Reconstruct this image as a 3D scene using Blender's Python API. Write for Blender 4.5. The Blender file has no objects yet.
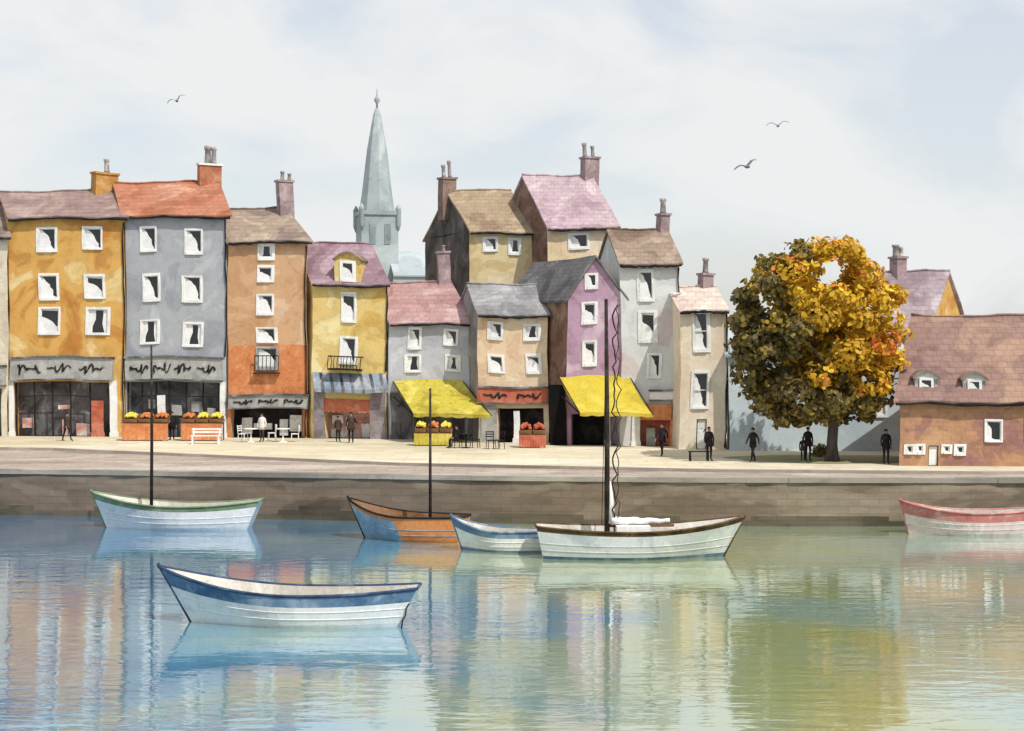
import bpy, math, random
from mathutils import Vector, Matrix, noise

R = random.Random(11)
SC = bpy.context.scene
COL = SC.collection
F, CX, HY, EYE, WL = 1600.0, 512.0, 336.0, 5.8, -2.1
rad = math.radians


# ------------------------------------------------------------------ helpers
def P(px, py, Y):
    return Vector(((px - CX) / F * Y, Y, EYE - (py - HY) / F * Y))


def gp(px, py, z=0.0):
    Y = F * (EYE - z) / (py - HY)
    return Vector(((px - CX) / F * Y, Y, z))


def lin(c):
    def g(v):
        v = v / 255.0
        return v / 12.92 if v <= 0.04045 else ((v + 0.055) / 1.055) ** 2.4
    return (g(c[0]), g(c[1]), g(c[2]))


class MB:
    def __init__(s):
        s.v, s.f, s.m, s.sm = [], [], [], []

    def poly(s, pts, mi=0, smooth=False):
        b = len(s.v)
        s.v += [tuple(p) for p in pts]
        s.f.append(tuple(range(b, b + len(pts))))
        s.m.append(mi)
        s.sm.append(smooth)

    def patch(s, a, b, c, d, nu=1, nv=1, mi=0, smooth=False):
        a, b, c, d = map(Vector, (a, b, c, d))
        o = len(s.v)
        for j in range(nv + 1):
            for i in range(nu + 1):
                x, y = i / nu, j / nv
                s.v.append(tuple(a * (1 - x) * (1 - y) + b * x * (1 - y) + c * x * y + d * (1 - x) * y))
        for j in range(nv):
            for i in range(nu):
                k = o + j * (nu + 1) + i
                s.f.append((k, k + 1, k + nu + 2, k + nu + 1))
                s.m.append(mi)
                s.sm.append(smooth)

    def hexa(s, p, mi=0, st=None):
        # p: 8 corners, bottom 0-3 counter-clockwise, top 4-7
        p = [Vector(q) for q in p]
        for q in ((0, 1, 5, 4), (1, 2, 6, 5), (2, 3, 7, 6), (3, 0, 4, 7), (4, 5, 6, 7), (3, 2, 1, 0)):
            a, b, c, d = [p[i] for i in q]
            nu = nv = 1
            if st:
                nu = max(1, int((b - a).length / st))
                nv = max(1, int((d - a).length / st))
            s.patch(a, b, c, d, nu, nv, mi)

    def box(s, x0, x1, y0, y1, z0, z1, mi=0, st=None):
        s.hexa([(x0, y0, z0), (x1, y0, z0), (x1, y1, z0), (x0, y1, z0),
                (x0, y0, z1), (x1, y0, z1), (x1, y1, z1), (x0, y1, z1)], mi, st)

    def slab(s, a, b, c, d, th, nu=8, nv=4, mi=0):
        a, b, c, d = map(Vector, (a, b, c, d))
        n = Vector((0, 0, -th))
        s.patch(a, b, c, d, nu, nv, mi)
        s.patch(d + n, c + n, b + n, a + n, nu, nv, mi)
        s.patch(a + n, b + n, b, a, nu, 1, mi)
        s.patch(b + n, c + n, c, b, nv, 1, mi)
        s.patch(c + n, d + n, d, c, nu, 1, mi)
        s.patch(d + n, a + n, a, d, nv, 1, mi)

    def tube(s, pts, r, n=6, mi=0, smooth=True):
        pts = [Vector(p) for p in pts]
        rs = r if isinstance(r, (list, tuple)) else [r] * len(pts)
        o = len(s.v)
        for i, p in enumerate(pts):
            t = (pts[min(i + 1, len(pts) - 1)] - pts[max(i - 1, 0)])
            t = t.normalized() if t.length > 1e-9 else Vector((0, 0, 1))
            up = Vector((0, 0, 1)) if abs(t.z) < 0.85 else Vector((0, 1, 0))
            a = t.cross(up).normalized()
            b = t.cross(a).normalized()
            for k in range(n):
                w = 2 * math.pi * k / n
                s.v.append(tuple(p + (a * math.cos(w) + b * math.sin(w)) * rs[i]))
        for i in range(len(pts) - 1):
            for k in range(n):
                q = o + i * n
                s.f.append((q + k, q + n + k, q + n + (k + 1) % n, q + (k + 1) % n))
                s.m.append(mi)
                s.sm.append(smooth)
        s.f.append(tuple(o + k for k in range(n)))
        e = o + (len(pts) - 1) * n
        s.f.append(tuple(e + k for k in reversed(range(n))))
        s.m += [mi, mi]
        s.sm += [False, False]

    def lathe(s, prof, c=(0, 0, 0), n=12, mi=0):
        c = Vector(c)
        o = len(s.v)
        for r, z in prof:
            for k in range(n):
                w = 2 * math.pi * k / n
                s.v.append((c.x + r * math.cos(w), c.y + r * math.sin(w), c.z + z))
        for i in range(len(prof) - 1):
            for k in range(n):
                q = o + i * n
                s.f.append((q + k, q + (k + 1) % n, q + n + (k + 1) % n, q + n + k))
                s.m.append(mi)
                s.sm.append(True)
        s.f.append(tuple(o + k for k in reversed(range(n))))
        e = o + (len(prof) - 1) * n
        s.f.append(tuple(e + k for k in range(n)))
        s.m += [mi, mi]
        s.sm += [False, False]

    def ell(s, c, rx, ry, rz, nu=8, nv=6, mi=0):
        prof = []
        c = Vector(c)
        o = len(s.v)
        for j in range(nv + 1):
            a = -math.pi / 2 + math.pi * j / nv
            for k in range(nu):
                w = 2 * math.pi * k / nu
                q = max(0.02, math.cos(a))
                s.v.append((c.x + rx * q * math.cos(w), c.y + ry * q * math.sin(w), c.z + rz * math.sin(a)))
        for j in range(nv):
            for k in range(nu):
                q = o + j * nu
                s.f.append((q + k, q + (k + 1) % nu, q + nu + (k + 1) % nu, q + nu + k))
                s.m.append(mi)
                s.sm.append(True)

    def build(s, name, mats, parent=None, wonk=None, loc=None):
        if wonk:
            s.v = [wonk(Vector(p)) for p in s.v]
        me = bpy.data.meshes.new(name)
        me.from_pydata([tuple(p) for p in s.v], [], s.f)
        if not isinstance(mats, (list, tuple)):
            mats = [mats]
        for m in mats:
            me.materials.append(m)
        me.polygons.foreach_set('material_index', s.m)
        me.polygons.foreach_set('use_smooth', s.sm)
        me.update()
        o = bpy.data.objects.new(name, me)
        COL.objects.link(o)
        if parent:
            o.parent = parent
        if loc is not None:
            o.location = loc
        return o


def tag(o, label=None, cat=None, group=None, kind=None):
    if label:
        o['label'] = label
    if cat:
        o['category'] = cat
    if group:
        o['group'] = group
    if kind:
        o['kind'] = kind
    return o


def empty(name, loc, rz=0.0):
    o = bpy.data.objects.new(name, None)
    COL.objects.link(o)
    o.location = loc
    o.rotation_euler = (0, 0, rz)
    o.empty_display_size = 0.3
    return o


def copy_tree(o, parent=None):
    c = o.copy()
    COL.objects.link(c)
    if parent:
        c.parent = parent
    for ch in [x for x in o.children]:
        copy_tree(ch, c)
    return c


# ------------------------------------------------------------------ materials
K = 0.92


def nd(nt, typ, **kw):
    n = nt.nodes.new(typ)
    for k, v in kw.items():
        if k.startswith('i_'):
            n.inputs[k[2:].replace('_', ' ')].default_value = v
        else:
            setattr(n, k, v)
    return n


def ramp(nt, stops, interp='LINEAR'):
    n = nt.nodes.new('ShaderNodeValToRGB')
    cr = n.color_ramp
    cr.interpolation = interp
    while len(cr.elements) < len(stops):
        cr.elements.new(0.5)
    for e, (p, c) in zip(cr.elements, stops):
        e.position = p
        e.color = (c[0], c[1], c[2], 1) if isinstance(c, (tuple, list)) else (c, c, c, 1)
    return n


def mixc(nt, fac, a, b, typ='MIX'):
    n = nt.nodes.new('ShaderNodeMix')
    n.data_type = 'RGBA'
    n.blend_type = typ
    for s, v in ((0, fac), (6, a), (7, b)):
        if hasattr(v, 'is_linked') or hasattr(v, 'links'):
            nt.links.new(v, n.inputs[s])
        elif s == 0:
            n.inputs[0].default_value = v
        else:
            n.inputs[s].default_value = (v[0], v[1], v[2], 1)
    return n.outputs[2]


def base_mat(name):
    m = bpy.data.materials.new(name)
    m.use_nodes = True
    nt = m.node_tree
    b = nt.nodes['Principled BSDF']
    b.inputs['Roughness'].default_value = 0.9
    b.inputs['Specular IOR Level'].default_value = 0.15
    return m, nt, b


def wash(name, cols, s1=0.42, tide=0.16, grain=0.10, bump=0.25, courses=0.0, rough=0.9, stretch=(1, 1, 1), k=K, fine=9.0, bricks=None, joint=.72):
    """A limewash that has dried unevenly: three tints, tide marks at their edges, fine granulation."""
    m, nt, b = base_mat(name)
    def pale(x):
        l = .3 * x[0] + .59 * x[1] + .11 * x[2]
        f = max(0.0, min(1.0, (l - 60) / 60))
        x = [v + (l - v) * .20 * f for v in x]
        return [v + (255 - v) * .07 * f for v in x]
    c = [tuple(v * k for v in lin(pale(x))) for x in cols]
    if len(c) == 1:
        c = [tuple(v * 0.88 for v in c[0]), c[0], tuple(min(0.95, v * 1.1) for v in c[0])]
    tc = nd(nt, 'ShaderNodeTexCoord')
    mp = nd(nt, 'ShaderNodeMapping')
    mp.inputs['Location'].default_value = (R.uniform(-40, 40), R.uniform(-40, 40), R.uniform(-40, 40))
    mp.inputs['Scale'].default_value = stretch
    nt.links.new(tc.outputs['Object'], mp.inputs['Vector'])
    n1 = nd(nt, 'ShaderNodeTexNoise', i_Scale=s1, i_Detail=4.0, i_Roughness=0.55, i_Distortion=0.7)
    n2 = nd(nt, 'ShaderNodeTexNoise', i_Scale=s1 * 4.3, i_Detail=5.0, i_Roughness=0.6, i_Distortion=0.3)
    n3 = nd(nt, 'ShaderNodeTexNoise', i_Scale=fine, i_Detail=4.0, i_Roughness=0.7)
    for n in (n1, n2, n3):
        nt.links.new(mp.outputs[0], n.inputs['Vector'])
    r1 = ramp(nt, [(0.36, c[0]), (0.47, c[1]), (0.53, c[1]), (0.64, c[2])])
    nt.links.new(n1.outputs['Fac'], r1.inputs[0])
    e = 1 - tide
    r2 = ramp(nt, [(0.40, 1.0), (0.425, e), (0.445, 1.0), (0.535, 1.0), (0.56, e), (0.575, 1.0)])
    nt.links.new(n1.outputs['Fac'], r2.inputs[0])
    r3 = ramp(nt, [(0.3, 1 - tide * 1.1), (0.5, 1.0), (0.7, 1 + tide * 0.4)])
    nt.links.new(n2.outputs['Fac'], r3.inputs[0])
    r4 = ramp(nt, [(0.3, 1 - grain), (0.7, 1 + grain * 0.5)])
    nt.links.new(n3.outputs['Fac'], r4.inputs[0])
    col = mixc(nt, 1.0, r1.outputs[0], r2.outputs[0], 'MULTIPLY')
    col = mixc(nt, 1.0, col, r3.outputs[0], 'MULTIPLY')
    col = mixc(nt, 1.0, col, r4.outputs[0], 'MULTIPLY')
    h = n3.outputs['Fac']
    if courses:
        wv = nd(nt, 'ShaderNodeTexWave', bands_direction='Z', wave_profile='SAW')
        wv.inputs['Scale'].default_value = courses
        wv.inputs['Distortion'].default_value = 1.2
        wv.inputs['Detail'].default_value = 2.0
        wv.inputs['Detail Scale'].default_value = 2.5
        nt.links.new(tc.outputs['Object'], wv.inputs['Vector'])
        r5 = ramp(nt, [(0.0, 0.80), (0.2, 1.0), (1.0, 1.03)])
        nt.links.new(wv.outputs['Fac'], r5.inputs[0])
        col = mixc(nt, 0.8, col, r5.outputs[0], 'MULTIPLY')
        ad = nd(nt, 'ShaderNodeMath', operation='ADD')
        nt.links.new(wv.outputs['Fac'], ad.inputs[0])
        nt.links.new(h, ad.inputs[1])
        h = ad.outputs[0]
    if bricks:
        sx = nd(nt, 'ShaderNodeSeparateXYZ')
        cx = nd(nt, 'ShaderNodeCombineXYZ')
        nt.links.new(tc.outputs['Object'], sx.inputs[0])
        nt.links.new(sx.outputs['X'], cx.inputs['X'])
        nt.links.new(sx.outputs['Y' if bricks[2] == 'flat' else 'Z'], cx.inputs['Y'])
        wob = nd(nt, 'ShaderNodeVectorMath', operation='ADD')
        sc_ = nd(nt, 'ShaderNodeVectorMath', operation='SCALE')
        sc_.inputs['Scale'].default_value = bricks[1] * .35
        nt.links.new(n2.outputs['Color'], sc_.inputs[0])
        nt.links.new(cx.outputs[0], wob.inputs[0])
        nt.links.new(sc_.outputs[0], wob.inputs[1])
        bk = nd(nt, 'ShaderNodeTexBrick')
        bk.inputs['Scale'].default_value = 1.0
        bk.inputs['Brick Width'].default_value = bricks[0]
        bk.inputs['Row Height'].default_value = bricks[1]
        bk.inputs['Mortar Size'].default_value = bricks[1] * .09
        bk.inputs['Mortar Smooth'].default_value = .4
        bk.inputs['Color1'].default_value = (.86, .86, .86, 1)
        bk.inputs['Color2'].default_value = (1.06, 1.06, 1.06, 1)
        bk.inputs['Mortar'].default_value = (joint, joint, joint, 1)
        nt.links.new(wob.outputs[0], bk.inputs['Vector'])
        col = mixc(nt, .85, col, bk.outputs['Color'], 'MULTIPLY')
    bp = nd(nt, 'ShaderNodeBump')
    bp.inputs['Strength'].default_value = bump
    bp.inputs['Distance'].default_value = 0.05
    nt.links.new(h, bp.inputs['Height'])
    nt.links.new(bp.outputs[0], b.inputs['Normal'])
    nt.links.new(col, b.inputs['Base Color'])
    b.inputs['Roughness'].default_value = rough
    return m


M = {}
M['white'] = wash('white_paint', [(222, 222, 220), (238, 238, 236), (246, 246, 244)], s1=1.2, tide=0.06, k=0.9)
M['ink'] = wash('black_paint', [(34, 32, 34), (44, 42, 44), (58, 54, 54)], s1=1.0)
M['room'] = wash('dark_room', [(12, 11, 13), (17, 16, 18), (24, 22, 24)], s1=0.8)
M['curtain'] = wash('linen', [(228, 228, 228), (242, 242, 241), (248, 248, 246)], s1=1.5, tide=0.05, k=0.95)
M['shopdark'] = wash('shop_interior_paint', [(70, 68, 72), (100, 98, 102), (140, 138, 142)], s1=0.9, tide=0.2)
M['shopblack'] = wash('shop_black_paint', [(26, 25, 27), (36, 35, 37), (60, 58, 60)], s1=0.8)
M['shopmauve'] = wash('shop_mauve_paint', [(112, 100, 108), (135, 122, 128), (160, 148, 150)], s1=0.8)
M['fascia'] = wash('grey_fascia_paint', [(140, 140, 138), (165, 166, 162), (182, 182, 178)], s1=0.8)
M['redfascia'] = wash('red_fascia_paint', [(182, 72, 48), (202, 92, 64), (212, 120, 92)], s1=0.8)
M['blueval'] = wash('blue_canvas', [(92, 120, 145), (130, 148, 165), (168, 172, 182)], s1=1.2)
M['yellow'] = wash('yellow_canvas', [(160, 140, 20), (192, 172, 30), (212, 192, 62)], s1=0.9, tide=0.2)
M['yellowb'] = wash('golden_canvas', [(188, 160, 18), (206, 178, 24), (216, 190, 46)], s1=0.6, tide=0.12)
M['redval'] = wash('red_canvas', [(196, 82, 48), (212, 100, 62), (222, 130, 95)], s1=1.0)
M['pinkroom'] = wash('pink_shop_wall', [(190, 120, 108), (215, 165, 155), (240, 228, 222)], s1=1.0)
M['pot'] = wash('chimney_pot_clay', [(120, 112, 110), (150, 142, 140), (200, 196, 194)], s1=1.5)
M['stackmauve'] = wash('mauve_stack', [(138, 112, 116), (160, 132, 136), (182, 156, 158)], s1=1.2)
M['stackbrown'] = wash('brown_stack', [(110, 92, 82), (140, 112, 100), (160, 132, 118)], s1=1.2)
M['stackred'] = wash('brick_stack', [(170, 92, 58), (190, 108, 70), (205, 130, 92)], s1=1.2)
M['stackgold'] = wash('ochre_stack', [(180, 116, 36), (204, 136, 50), (215, 155, 80)], s1=1.2)
M['orange'] = wash('orange_paint', [(206, 106, 48), (222, 122, 58), (230, 142, 84)], s1=1.0)
M['skin'] = wash('skin', [(150, 108, 84), (165, 120, 95), (175, 130, 105)], s1=3)
M['cloth_dark'] = wash('dark_cloth', [(28, 27, 30), (40, 38, 42), (58, 54, 56)], s1=2.5)
M['cloth_brown'] = wash('brown_cloth', [(64, 50, 44), (76, 62, 54), (90, 76, 66)], s1=2.5)
M['cloth_navy'] = wash('navy_cloth', [(34, 38, 54), (46, 50, 66), (62, 66, 82)], s1=2.5)
M['cloth_white'] = wash('pale_cloth', [(200, 196, 194), (222, 218, 216), (236, 232, 230)], s1=2.5)
M['hair'] = wash('dark_hair', [(26, 22, 20), (34, 29, 26), (44, 38, 34)], s1=4)
M['wood'] = wash('varnished_wood', [(110, 74, 44), (138, 94, 58), (160, 116, 74)], s1=1.5, stretch=(0.3, 1, 1), rough=0.6)
M['mastdark'] = wash('dark_spar', [(44, 38, 36), (58, 50, 46), (80, 70, 64)], s1=2)

# thin window glass: mostly see-through, a little gloss
m = bpy.data.materials.new('window_glass')
m.use_nodes = True
nt = m.node_tree
nt.nodes.clear()
out = nd(nt, 'ShaderNodeOutputMaterial')
mx = nd(nt, 'ShaderNodeMixShader')
tr = nd(nt, 'ShaderNodeBsdfTransparent')
gl = nd(nt, 'ShaderNodeBsdfGlossy')
gl.inputs['Roughness'].default_value = 0.08
mx.inputs[0].default_value = 0.07
nt.links.new(tr.outputs[0], mx.inputs[1])
nt.links.new(gl.outputs[0], mx.inputs[2])
nt.links.new(mx.outputs[0], out.inputs[0])
M['glass'] = m


# ------------------------------------------------------------------ houses
GROUP_H = 'town houses along the quay'


class House:
    def __init__(s, name, label, cat, px0, px1, Y0, eave, ridge, rr, d, mats, slope=-0.12, base=0.0, group=GROUP_H, sh=None, amp=0.045):
        s.px0, s.px1, s.Y0, s.m, s.d, s.base = px0, px1, Y0, slope, d, base
        k0 = (px0 - CX) / F
        s.X0 = k0 * Y0
        s.Y1 = s.Yf(px1)
        s.X1 = (px1 - CX) / F * s.Y1
        s.phi = math.atan2(s.Y1 - Y0, s.X1 - s.X0)
        s.W = math.hypot(s.X1 - s.X0, s.Y1 - Y0)
        if sh is None:
            Yr = s.Y1 + d / 2
            sh = (s.X1 - (rr - CX) / F * Yr) / (d / 2)
        s.sh = sh
        c, n = math.cos(-s.phi), math.sin(-s.phi)
        s.kx, s.ky = -sh * c - 1 * n, -sh * n + 1 * c
        pm = (px0 + px1) / 2
        s.ze = EYE - (eave - HY) / F * s.Yf(pm) - base
        s.zr = EYE - (ridge - HY) / F * (s.Yf(pm) + d / 2) - base
        s.root = empty(name, (s.X0, Y0, base), s.phi)
        tag(s.root, label, cat, group)
        s.mats = mats
        a, b2, ph = R.uniform(0, 6), R.uniform(0, 6), R.uniform(0, 6)

        def wonk(p):
            return Vector((p.x + amp * math.sin(0.75 * p.z + a) + amp * 0.4 * math.sin(2.3 * p.z + b2),
                           p.y,
                           p.z + amp * math.sin(1.05 * p.x + ph) * min(1, p.z / 2.0) + amp * 0.35 * math.sin(2.9 * p.x + b2) * min(1, p.z / 2.0)))
        s.wonk = wonk

    def Yf(s, px):
        k = (px - CX) / F
        return (s.Y0 - s.m * s.X0) / (1 - s.m * k)

    def q(s, u, t, z):
        return Vector((u + s.kx * t, s.ky * t, z))

    def lw(s, w):
        w = Vector(w) - Vector((s.X0, s.Y0, s.base))
        c, n = math.cos(-s.phi), math.sin(-s.phi)
        return Vector((w.x * c - w.y * n, w.x * n + w.y * c, w.z))

    def at(s, px, py, dY=0.0):
        return s.lw(P(px, py, s.Yf(px) + dY))

    def rect(s, r):
        x0, x1, y0, y1 = r
        a, b = s.at(x0, y1), s.at(x1, y0)
        return a.x, b.x, a.z, b.z

    # front wall as a grid with real openings
    def walls(s, openings, side=None, deep=0.15, gable=True, room='room', lower=None):
        mb = MB()
        W, ze = s.W, s.ze
        ops = [(max(0.05, o[0]), min(W - 0.05, o[1]), max(0.0, o[2]), min(ze - 0.05, o[3]), o[4] if len(o) > 4 else deep) for o in openings]
        us, zs = {0.0, W}, {0.0, ze}
        if lower:
            zs.add(lower)
        for o in ops:
            us |= {o[0], o[1]}
            zs |= {o[2], o[3]}

        def refine(v):
            v = sorted(v)
            out = [v[0]]
            for a, b in zip(v, v[1:]):
                if b - a < 1e-4:
                    continue
                n = max(1, int((b - a) / 0.7))
                out += [a + (b - a) * (i + 1) / n for i in range(n)]
            return out
        us, zs = refine(us), refine(zs)
        for a, b in zip(us, us[1:]):
            for c, d in zip(zs, zs[1:]):
                um, zm = (a + b) / 2, (c + d) / 2
                if any(o[0] < um < o[1] and o[2] < zm < o[3] for o in ops):
                    continue
                mb.patch(s.q(a, 0, c), s.q(b, 0, c), s.q(b, 0, d), s.q(a, 0, d), 1, 1, 2 if (lower and zm < lower) else 0)
        for u0, u1, z0, z1, dp in ops:
            A, B, C, D = s.q(u0, 0, z0), s.q(u1, 0, z0), s.q(u1, 0, z1), s.q(u0, 0, z1)
            n = Vector((0, dp, 0))
            for p, r in ((A, B), (B, C), (C, D), (D, A)):
                mb.patch(p, p + n, r + n, r, 1, 2, 0)
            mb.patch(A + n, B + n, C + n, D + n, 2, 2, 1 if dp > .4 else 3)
        d = s.d
        nz = max(2, int(ze / 0.8))
        mb.patch(s.q(W, 0, 0), s.q(W, d, 0), s.q(W, d, ze), s.q(W, 0, ze), 6, nz, 0)
        mb.patch(s.q(W, d, 0), s.q(0, d, 0), s.q(0, d, ze), s.q(W, d, ze), 5, nz, 0)
        sm = MB()
        tgt = sm if side else mb
        tgt.patch(s.q(0, d, 0), s.q(0, 0, 0), s.q(0, 0, ze), s.q(0, d, ze), 6, nz, 0)
        if gable:
            mb.poly([s.q(W, 0, ze), s.q(W, d, ze), s.q(W, d / 2, s.zr)], 0)
            tgt.poly([s.q(0, d, ze), s.q(0, 0, ze), s.q(0, d / 2, s.zr)], 0)
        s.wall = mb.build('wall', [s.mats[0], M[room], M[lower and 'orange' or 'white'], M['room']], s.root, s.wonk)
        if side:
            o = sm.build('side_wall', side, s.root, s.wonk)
            tag(o, None)

    def roof(s, mat, over=0.28, end=0.16, th=0.13, gut=True):
        W, d, ze, zr = s.W, s.d, s.ze, s.zr
        mb = MB()
        pitch = (zr - ze) / (d / 2)
        zo = ze - over * pitch
        up = 0.14
        mb.slab(s.q(-end, -over, zo + up), s.q(W + end, -over, zo + up), s.q(W + end, d / 2, zr + up), s.q(-end, d / 2, zr + up), th, 14, 6)
        mb.slab(s.q(W + end, d + over, zo + up), s.q(-end, d + over, zo + up), s.q(-end, d / 2 + .01, zr + up), s.q(W + end, d / 2 + .01, zr + up), th, 8, 4)
        s.roof_o = mb.build('roof', mat, s.root, s.wonk)
        rd = MB()
        n = 16
        rd.tube([s.q(-end + (W + 2 * end) * i / n, d / 2, zr + up + 0.03 + R.uniform(-.02, .02)) for i in range(n + 1)], 0.07, 6)
        rd.build('ridge_cap', s.mats[1] if len(s.mats) > 1 else mat, s.roof_o, s.wonk)
        if gut:
            g = MB()
            g.tube([s.q(-end * .5 + (W + end) * i / n, -over - 0.03, zo + up - 0.13 + R.uniform(-.025, .025)) for i in range(n + 1)],
                   [R.uniform(.05, .1) for i in range(n + 1)], 6)
            g.build('gutter_shade_line', M['ink'], s.root, s.wonk)  # uneven black gutter, also drawing the shade line under the eave

    def downpipe(s, px, ytop, ybot=None, r=0.045, t=-0.07):
        a = s.at(px, ytop)
        zb = 0.1 if ybot is None else s.at(px, ybot).z
        n = 14
        mb = MB()
        mb.tube([Vector((a.x + R.uniform(-.02, .02), t, zb + (a.z - zb) * i / n)) for i in range(n + 1)], [r * R.uniform(.7, 1.3) for i in range(n + 1)], 6)
        mb.build('downpipe', M['ink'], s.root, s.wonk)

    def window(s, u0, u1, z0, z1, t=0.0, overlay=False, style=None, wide=0.14, bars=True, mat='white'):
        mb = MB()
        w, h = u1 - u0, z1 - z0
        wl, wr, wt, wb = [wide * R.uniform(.55, 1.3) for _ in range(4)]
        fw = 0.05
        y0, y1 = t - 0.05, t + 0.02
        # surround standing proud of the wall
        for a, b, c, d in ((u0 - wl, u0, z0 - wb, z1 + wt * .8), (u1, u1 + wr, z0 - wb, z1 + wt * .8), (u0, u1, z1, z1 + wt * .8)):
            mb.box(a, b, y0, y1, c, d, 0, 0.6)
        mb.box(u0, u1, y0 - .05, y1, z0 - wb, z0, 0, 0.6)
        if overlay:
            yb, yc, yp, yf = t - 0.004, t - 0.015, t - 0.028, t - 0.045
            mb.patch((u0, yb, z0), (u1, yb, z0), (u1, yb, z1), (u0, yb, z1), 1, 1, 1)
        else:
            yb, yc, yp, yf = t + 0.14, t + 0.07, t + 0.05, t + 0.0
        # sash
        dpt = 0.012 if overlay else 0.05
        for a, b, c, d in ((u0, u0 + fw, z0, z1), (u1 - fw, u1, z0, z1), (u0 + fw, u1 - fw, z0, z0 + fw), (u0 + fw, u1 - fw, z1 - fw, z1)):
            mb.box(a, b, yf, yf + dpt, c, d, 0)
        if bars and h > 1.6:
            mb.box(u0 + fw, u1 - fw, yf, yf + dpt, z0 + h * .5 - .02, z0 + h * .5 + .02, 0)
        fr = mb.build('window', [M[mat], M['room']], s.root, s.wonk)
        p = MB()
        p.patch((u0 + fw, yp, z0 + fw), (u1 - fw, yp, z0 + fw), (u1 - fw, yp, z1 - fw), (u0 + fw, yp, z1 - fw), 1, 2)
        p.build('pane', M['glass'], fr, s.wonk)
        # a half drawn curtain, caught back to one side
        k = style if style is not None else R.uniform(0.35, 0.75)
        kind = R.random()
        J = lambda q=.05: R.uniform(-q, q)
        sets = []
        if kind < .5 or style is not None:
            pts = [(0, 0), (0.8 + .15 * k, 0)]
            for f in (0.12, 0.24, 0.36, 0.48, 0.60, 0.72, 0.82, 0.9):
                x = (0.42 + k * 0.5) * (1 - f ** 2.2) + 0.12 * k + J(.06)
                pts.append((min(0.97, max(.06, x)), f))
            sets.append(pts + [(0.08, 0.96), (0, 0.97)])
        elif kind < .75:
            top = R.uniform(.45, .7)
            sets.append([(0, 0), (1, 0), (1, top * .5 + J()), (.85, top * .6 + J()), (.65, top + J()), (.4, top + .08 + J()), (.2, top + .15 + J()), (0, top + .2)])
            sets.append([(0, .93), (1, .90 + J(.02)), (1, 1), (0, 1)])
        else:
            a_, b_ = R.uniform(.3, .45), R.uniform(.68, .8)
            sets.append([(0, 0), (a_ * .6, 0), (a_ * .7 + J(), .3), (a_ + J(), .6), (a_ + J(), .85), (a_, 1), (0, 1)])
            sets.append([(b_ + .1, 0), (1, 0), (1, 1), (b_, 1), (b_ + J(.03), .8), (b_ + J(.03), .4)])
        for n_, pts in enumerate(sets):
            c = MB()
            c.poly([(u0 + w * x, yc, z0 + h * z) for x, z in pts])
            c.build('curtain', M['curtain'], fr, s.wonk)
        return fr

    def windows(s, rects, styles=None):
        for i, r in enumerate(rects):
            s.window(*s.rect(r), style=(styles[i] if styles else None))

    def chimney(s, px0, px1, ytop, ybot, mat, dY=None, rot=0.38, pots=(), capy=None, dep=0.62, part_mat=None):
        dY = s.d / 2 if dY is None else dY
        a, b = s.at(px0, ytop, dY), s.at(px1, ybot, dY)
        w = (b.x - a.x) / (math.cos(rot) + 0.5 * math.sin(rot))
        cx, cy = (a.x + b.x) / 2, (a.y + b.y) / 2
        mb = MB()

        def rb(x0, x1, y0, y1, z0, z1, mi=0):
            c, n = math.cos(rot), math.sin(rot)
            f = lambda x, y, z: (cx + x * c - y * n, cy + x * n + y * c, z)
            mb.hexa([f(x0, y0, z0), f(x1, y0, z0), f(x1, y1, z0), f(x0, y1, z0), f(x0, y0, z1), f(x1, y0, z1), f(x1, y1, z1), f(x0, y1, z1)], mi, 0.5)
        e = dep / 2
        rb(-w / 2, w / 2, -e, e, b.z - 0.9, a.z - 0.12)
        rb(-w / 2 - .07, w / 2 + .07, -e - .07, e + .07, a.z - 0.12, a.z, 1)
        st = mb.build('chimney', [mat, part_mat or mat], s.root, s.wonk)
        for px, yt, r in pots:
            p = s.at(px, yt, dY)
            h = p.z - a.z
            q = MB()
            q.lathe([(r * 1.1, 0), (r * .95, h * .15), (r * .8, h * .75), (r * 1.05, h * .82), (r * 1.05, h), (r * .7, h), (r * .7, h * .9)], (p.x, cy, a.z), 10)
            q.build('chimney_pot', M['pot'], st, s.wonk)
        return st

    def scribble(s, px0, px1, py0, py1, parent, t, r=0.05, words=3):
        mb = MB()
        a, b = s.at(px0, py1), s.at(px1, py0)
        W = b.x - a.x
        zc, h = (a.z + b.z) / 2, (b.z - a.z)
        for w in range(words):
            x0 = a.x + W * (w + 0.12) / words
            x1 = a.x + W * (w + 0.85) / words
            n = 26
            ph = R.uniform(0, 6)
            pts = []
            for i in range(n + 1):
                f = i / n
                pts.append((x0 + (x1 - x0) * f + 0.09 * math.sin(f * 19 + ph), t,
                            zc + h * 0.30 * math.sin(f * 23 + ph * 2) * (0.5 + 0.5 * math.sin(f * 7 + ph)) + R.uniform(-.03, .03)))
            mb.tube(pts, [r * R.uniform(.6, 1.4) for _ in pts], 5)
        mb.build('lettering', M['ink'], parent, s.wonk)

    def fascia(s, px0, px1, py0, py1, mat, words=3, prj=0.22, scr=True):
        a, b = s.at(px0, py1), s.at(px1, py0)
        mb = MB()
        mb.box(a.x, b.x, -prj, -0.003, a.z, b.z, 0, 0.6)
        mb.box(a.x - .05, b.x + .05, -prj - .08, -0.004, b.z, b.z + 0.1, 1, 0.6)
        mb.box(a.x - .03, b.x + .03, -prj - .04, -0.004, a.z - .07, a.z, 1, 0.6)
        o = mb.build('fascia', [mat, M['shopdark']], s.root, s.wonk)
        if scr:
            s.scribble(px0 + 3, px1 - 3, py0 + 2, py1 - 2, o, -prj - 0.02, words=words)
        return o

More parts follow.
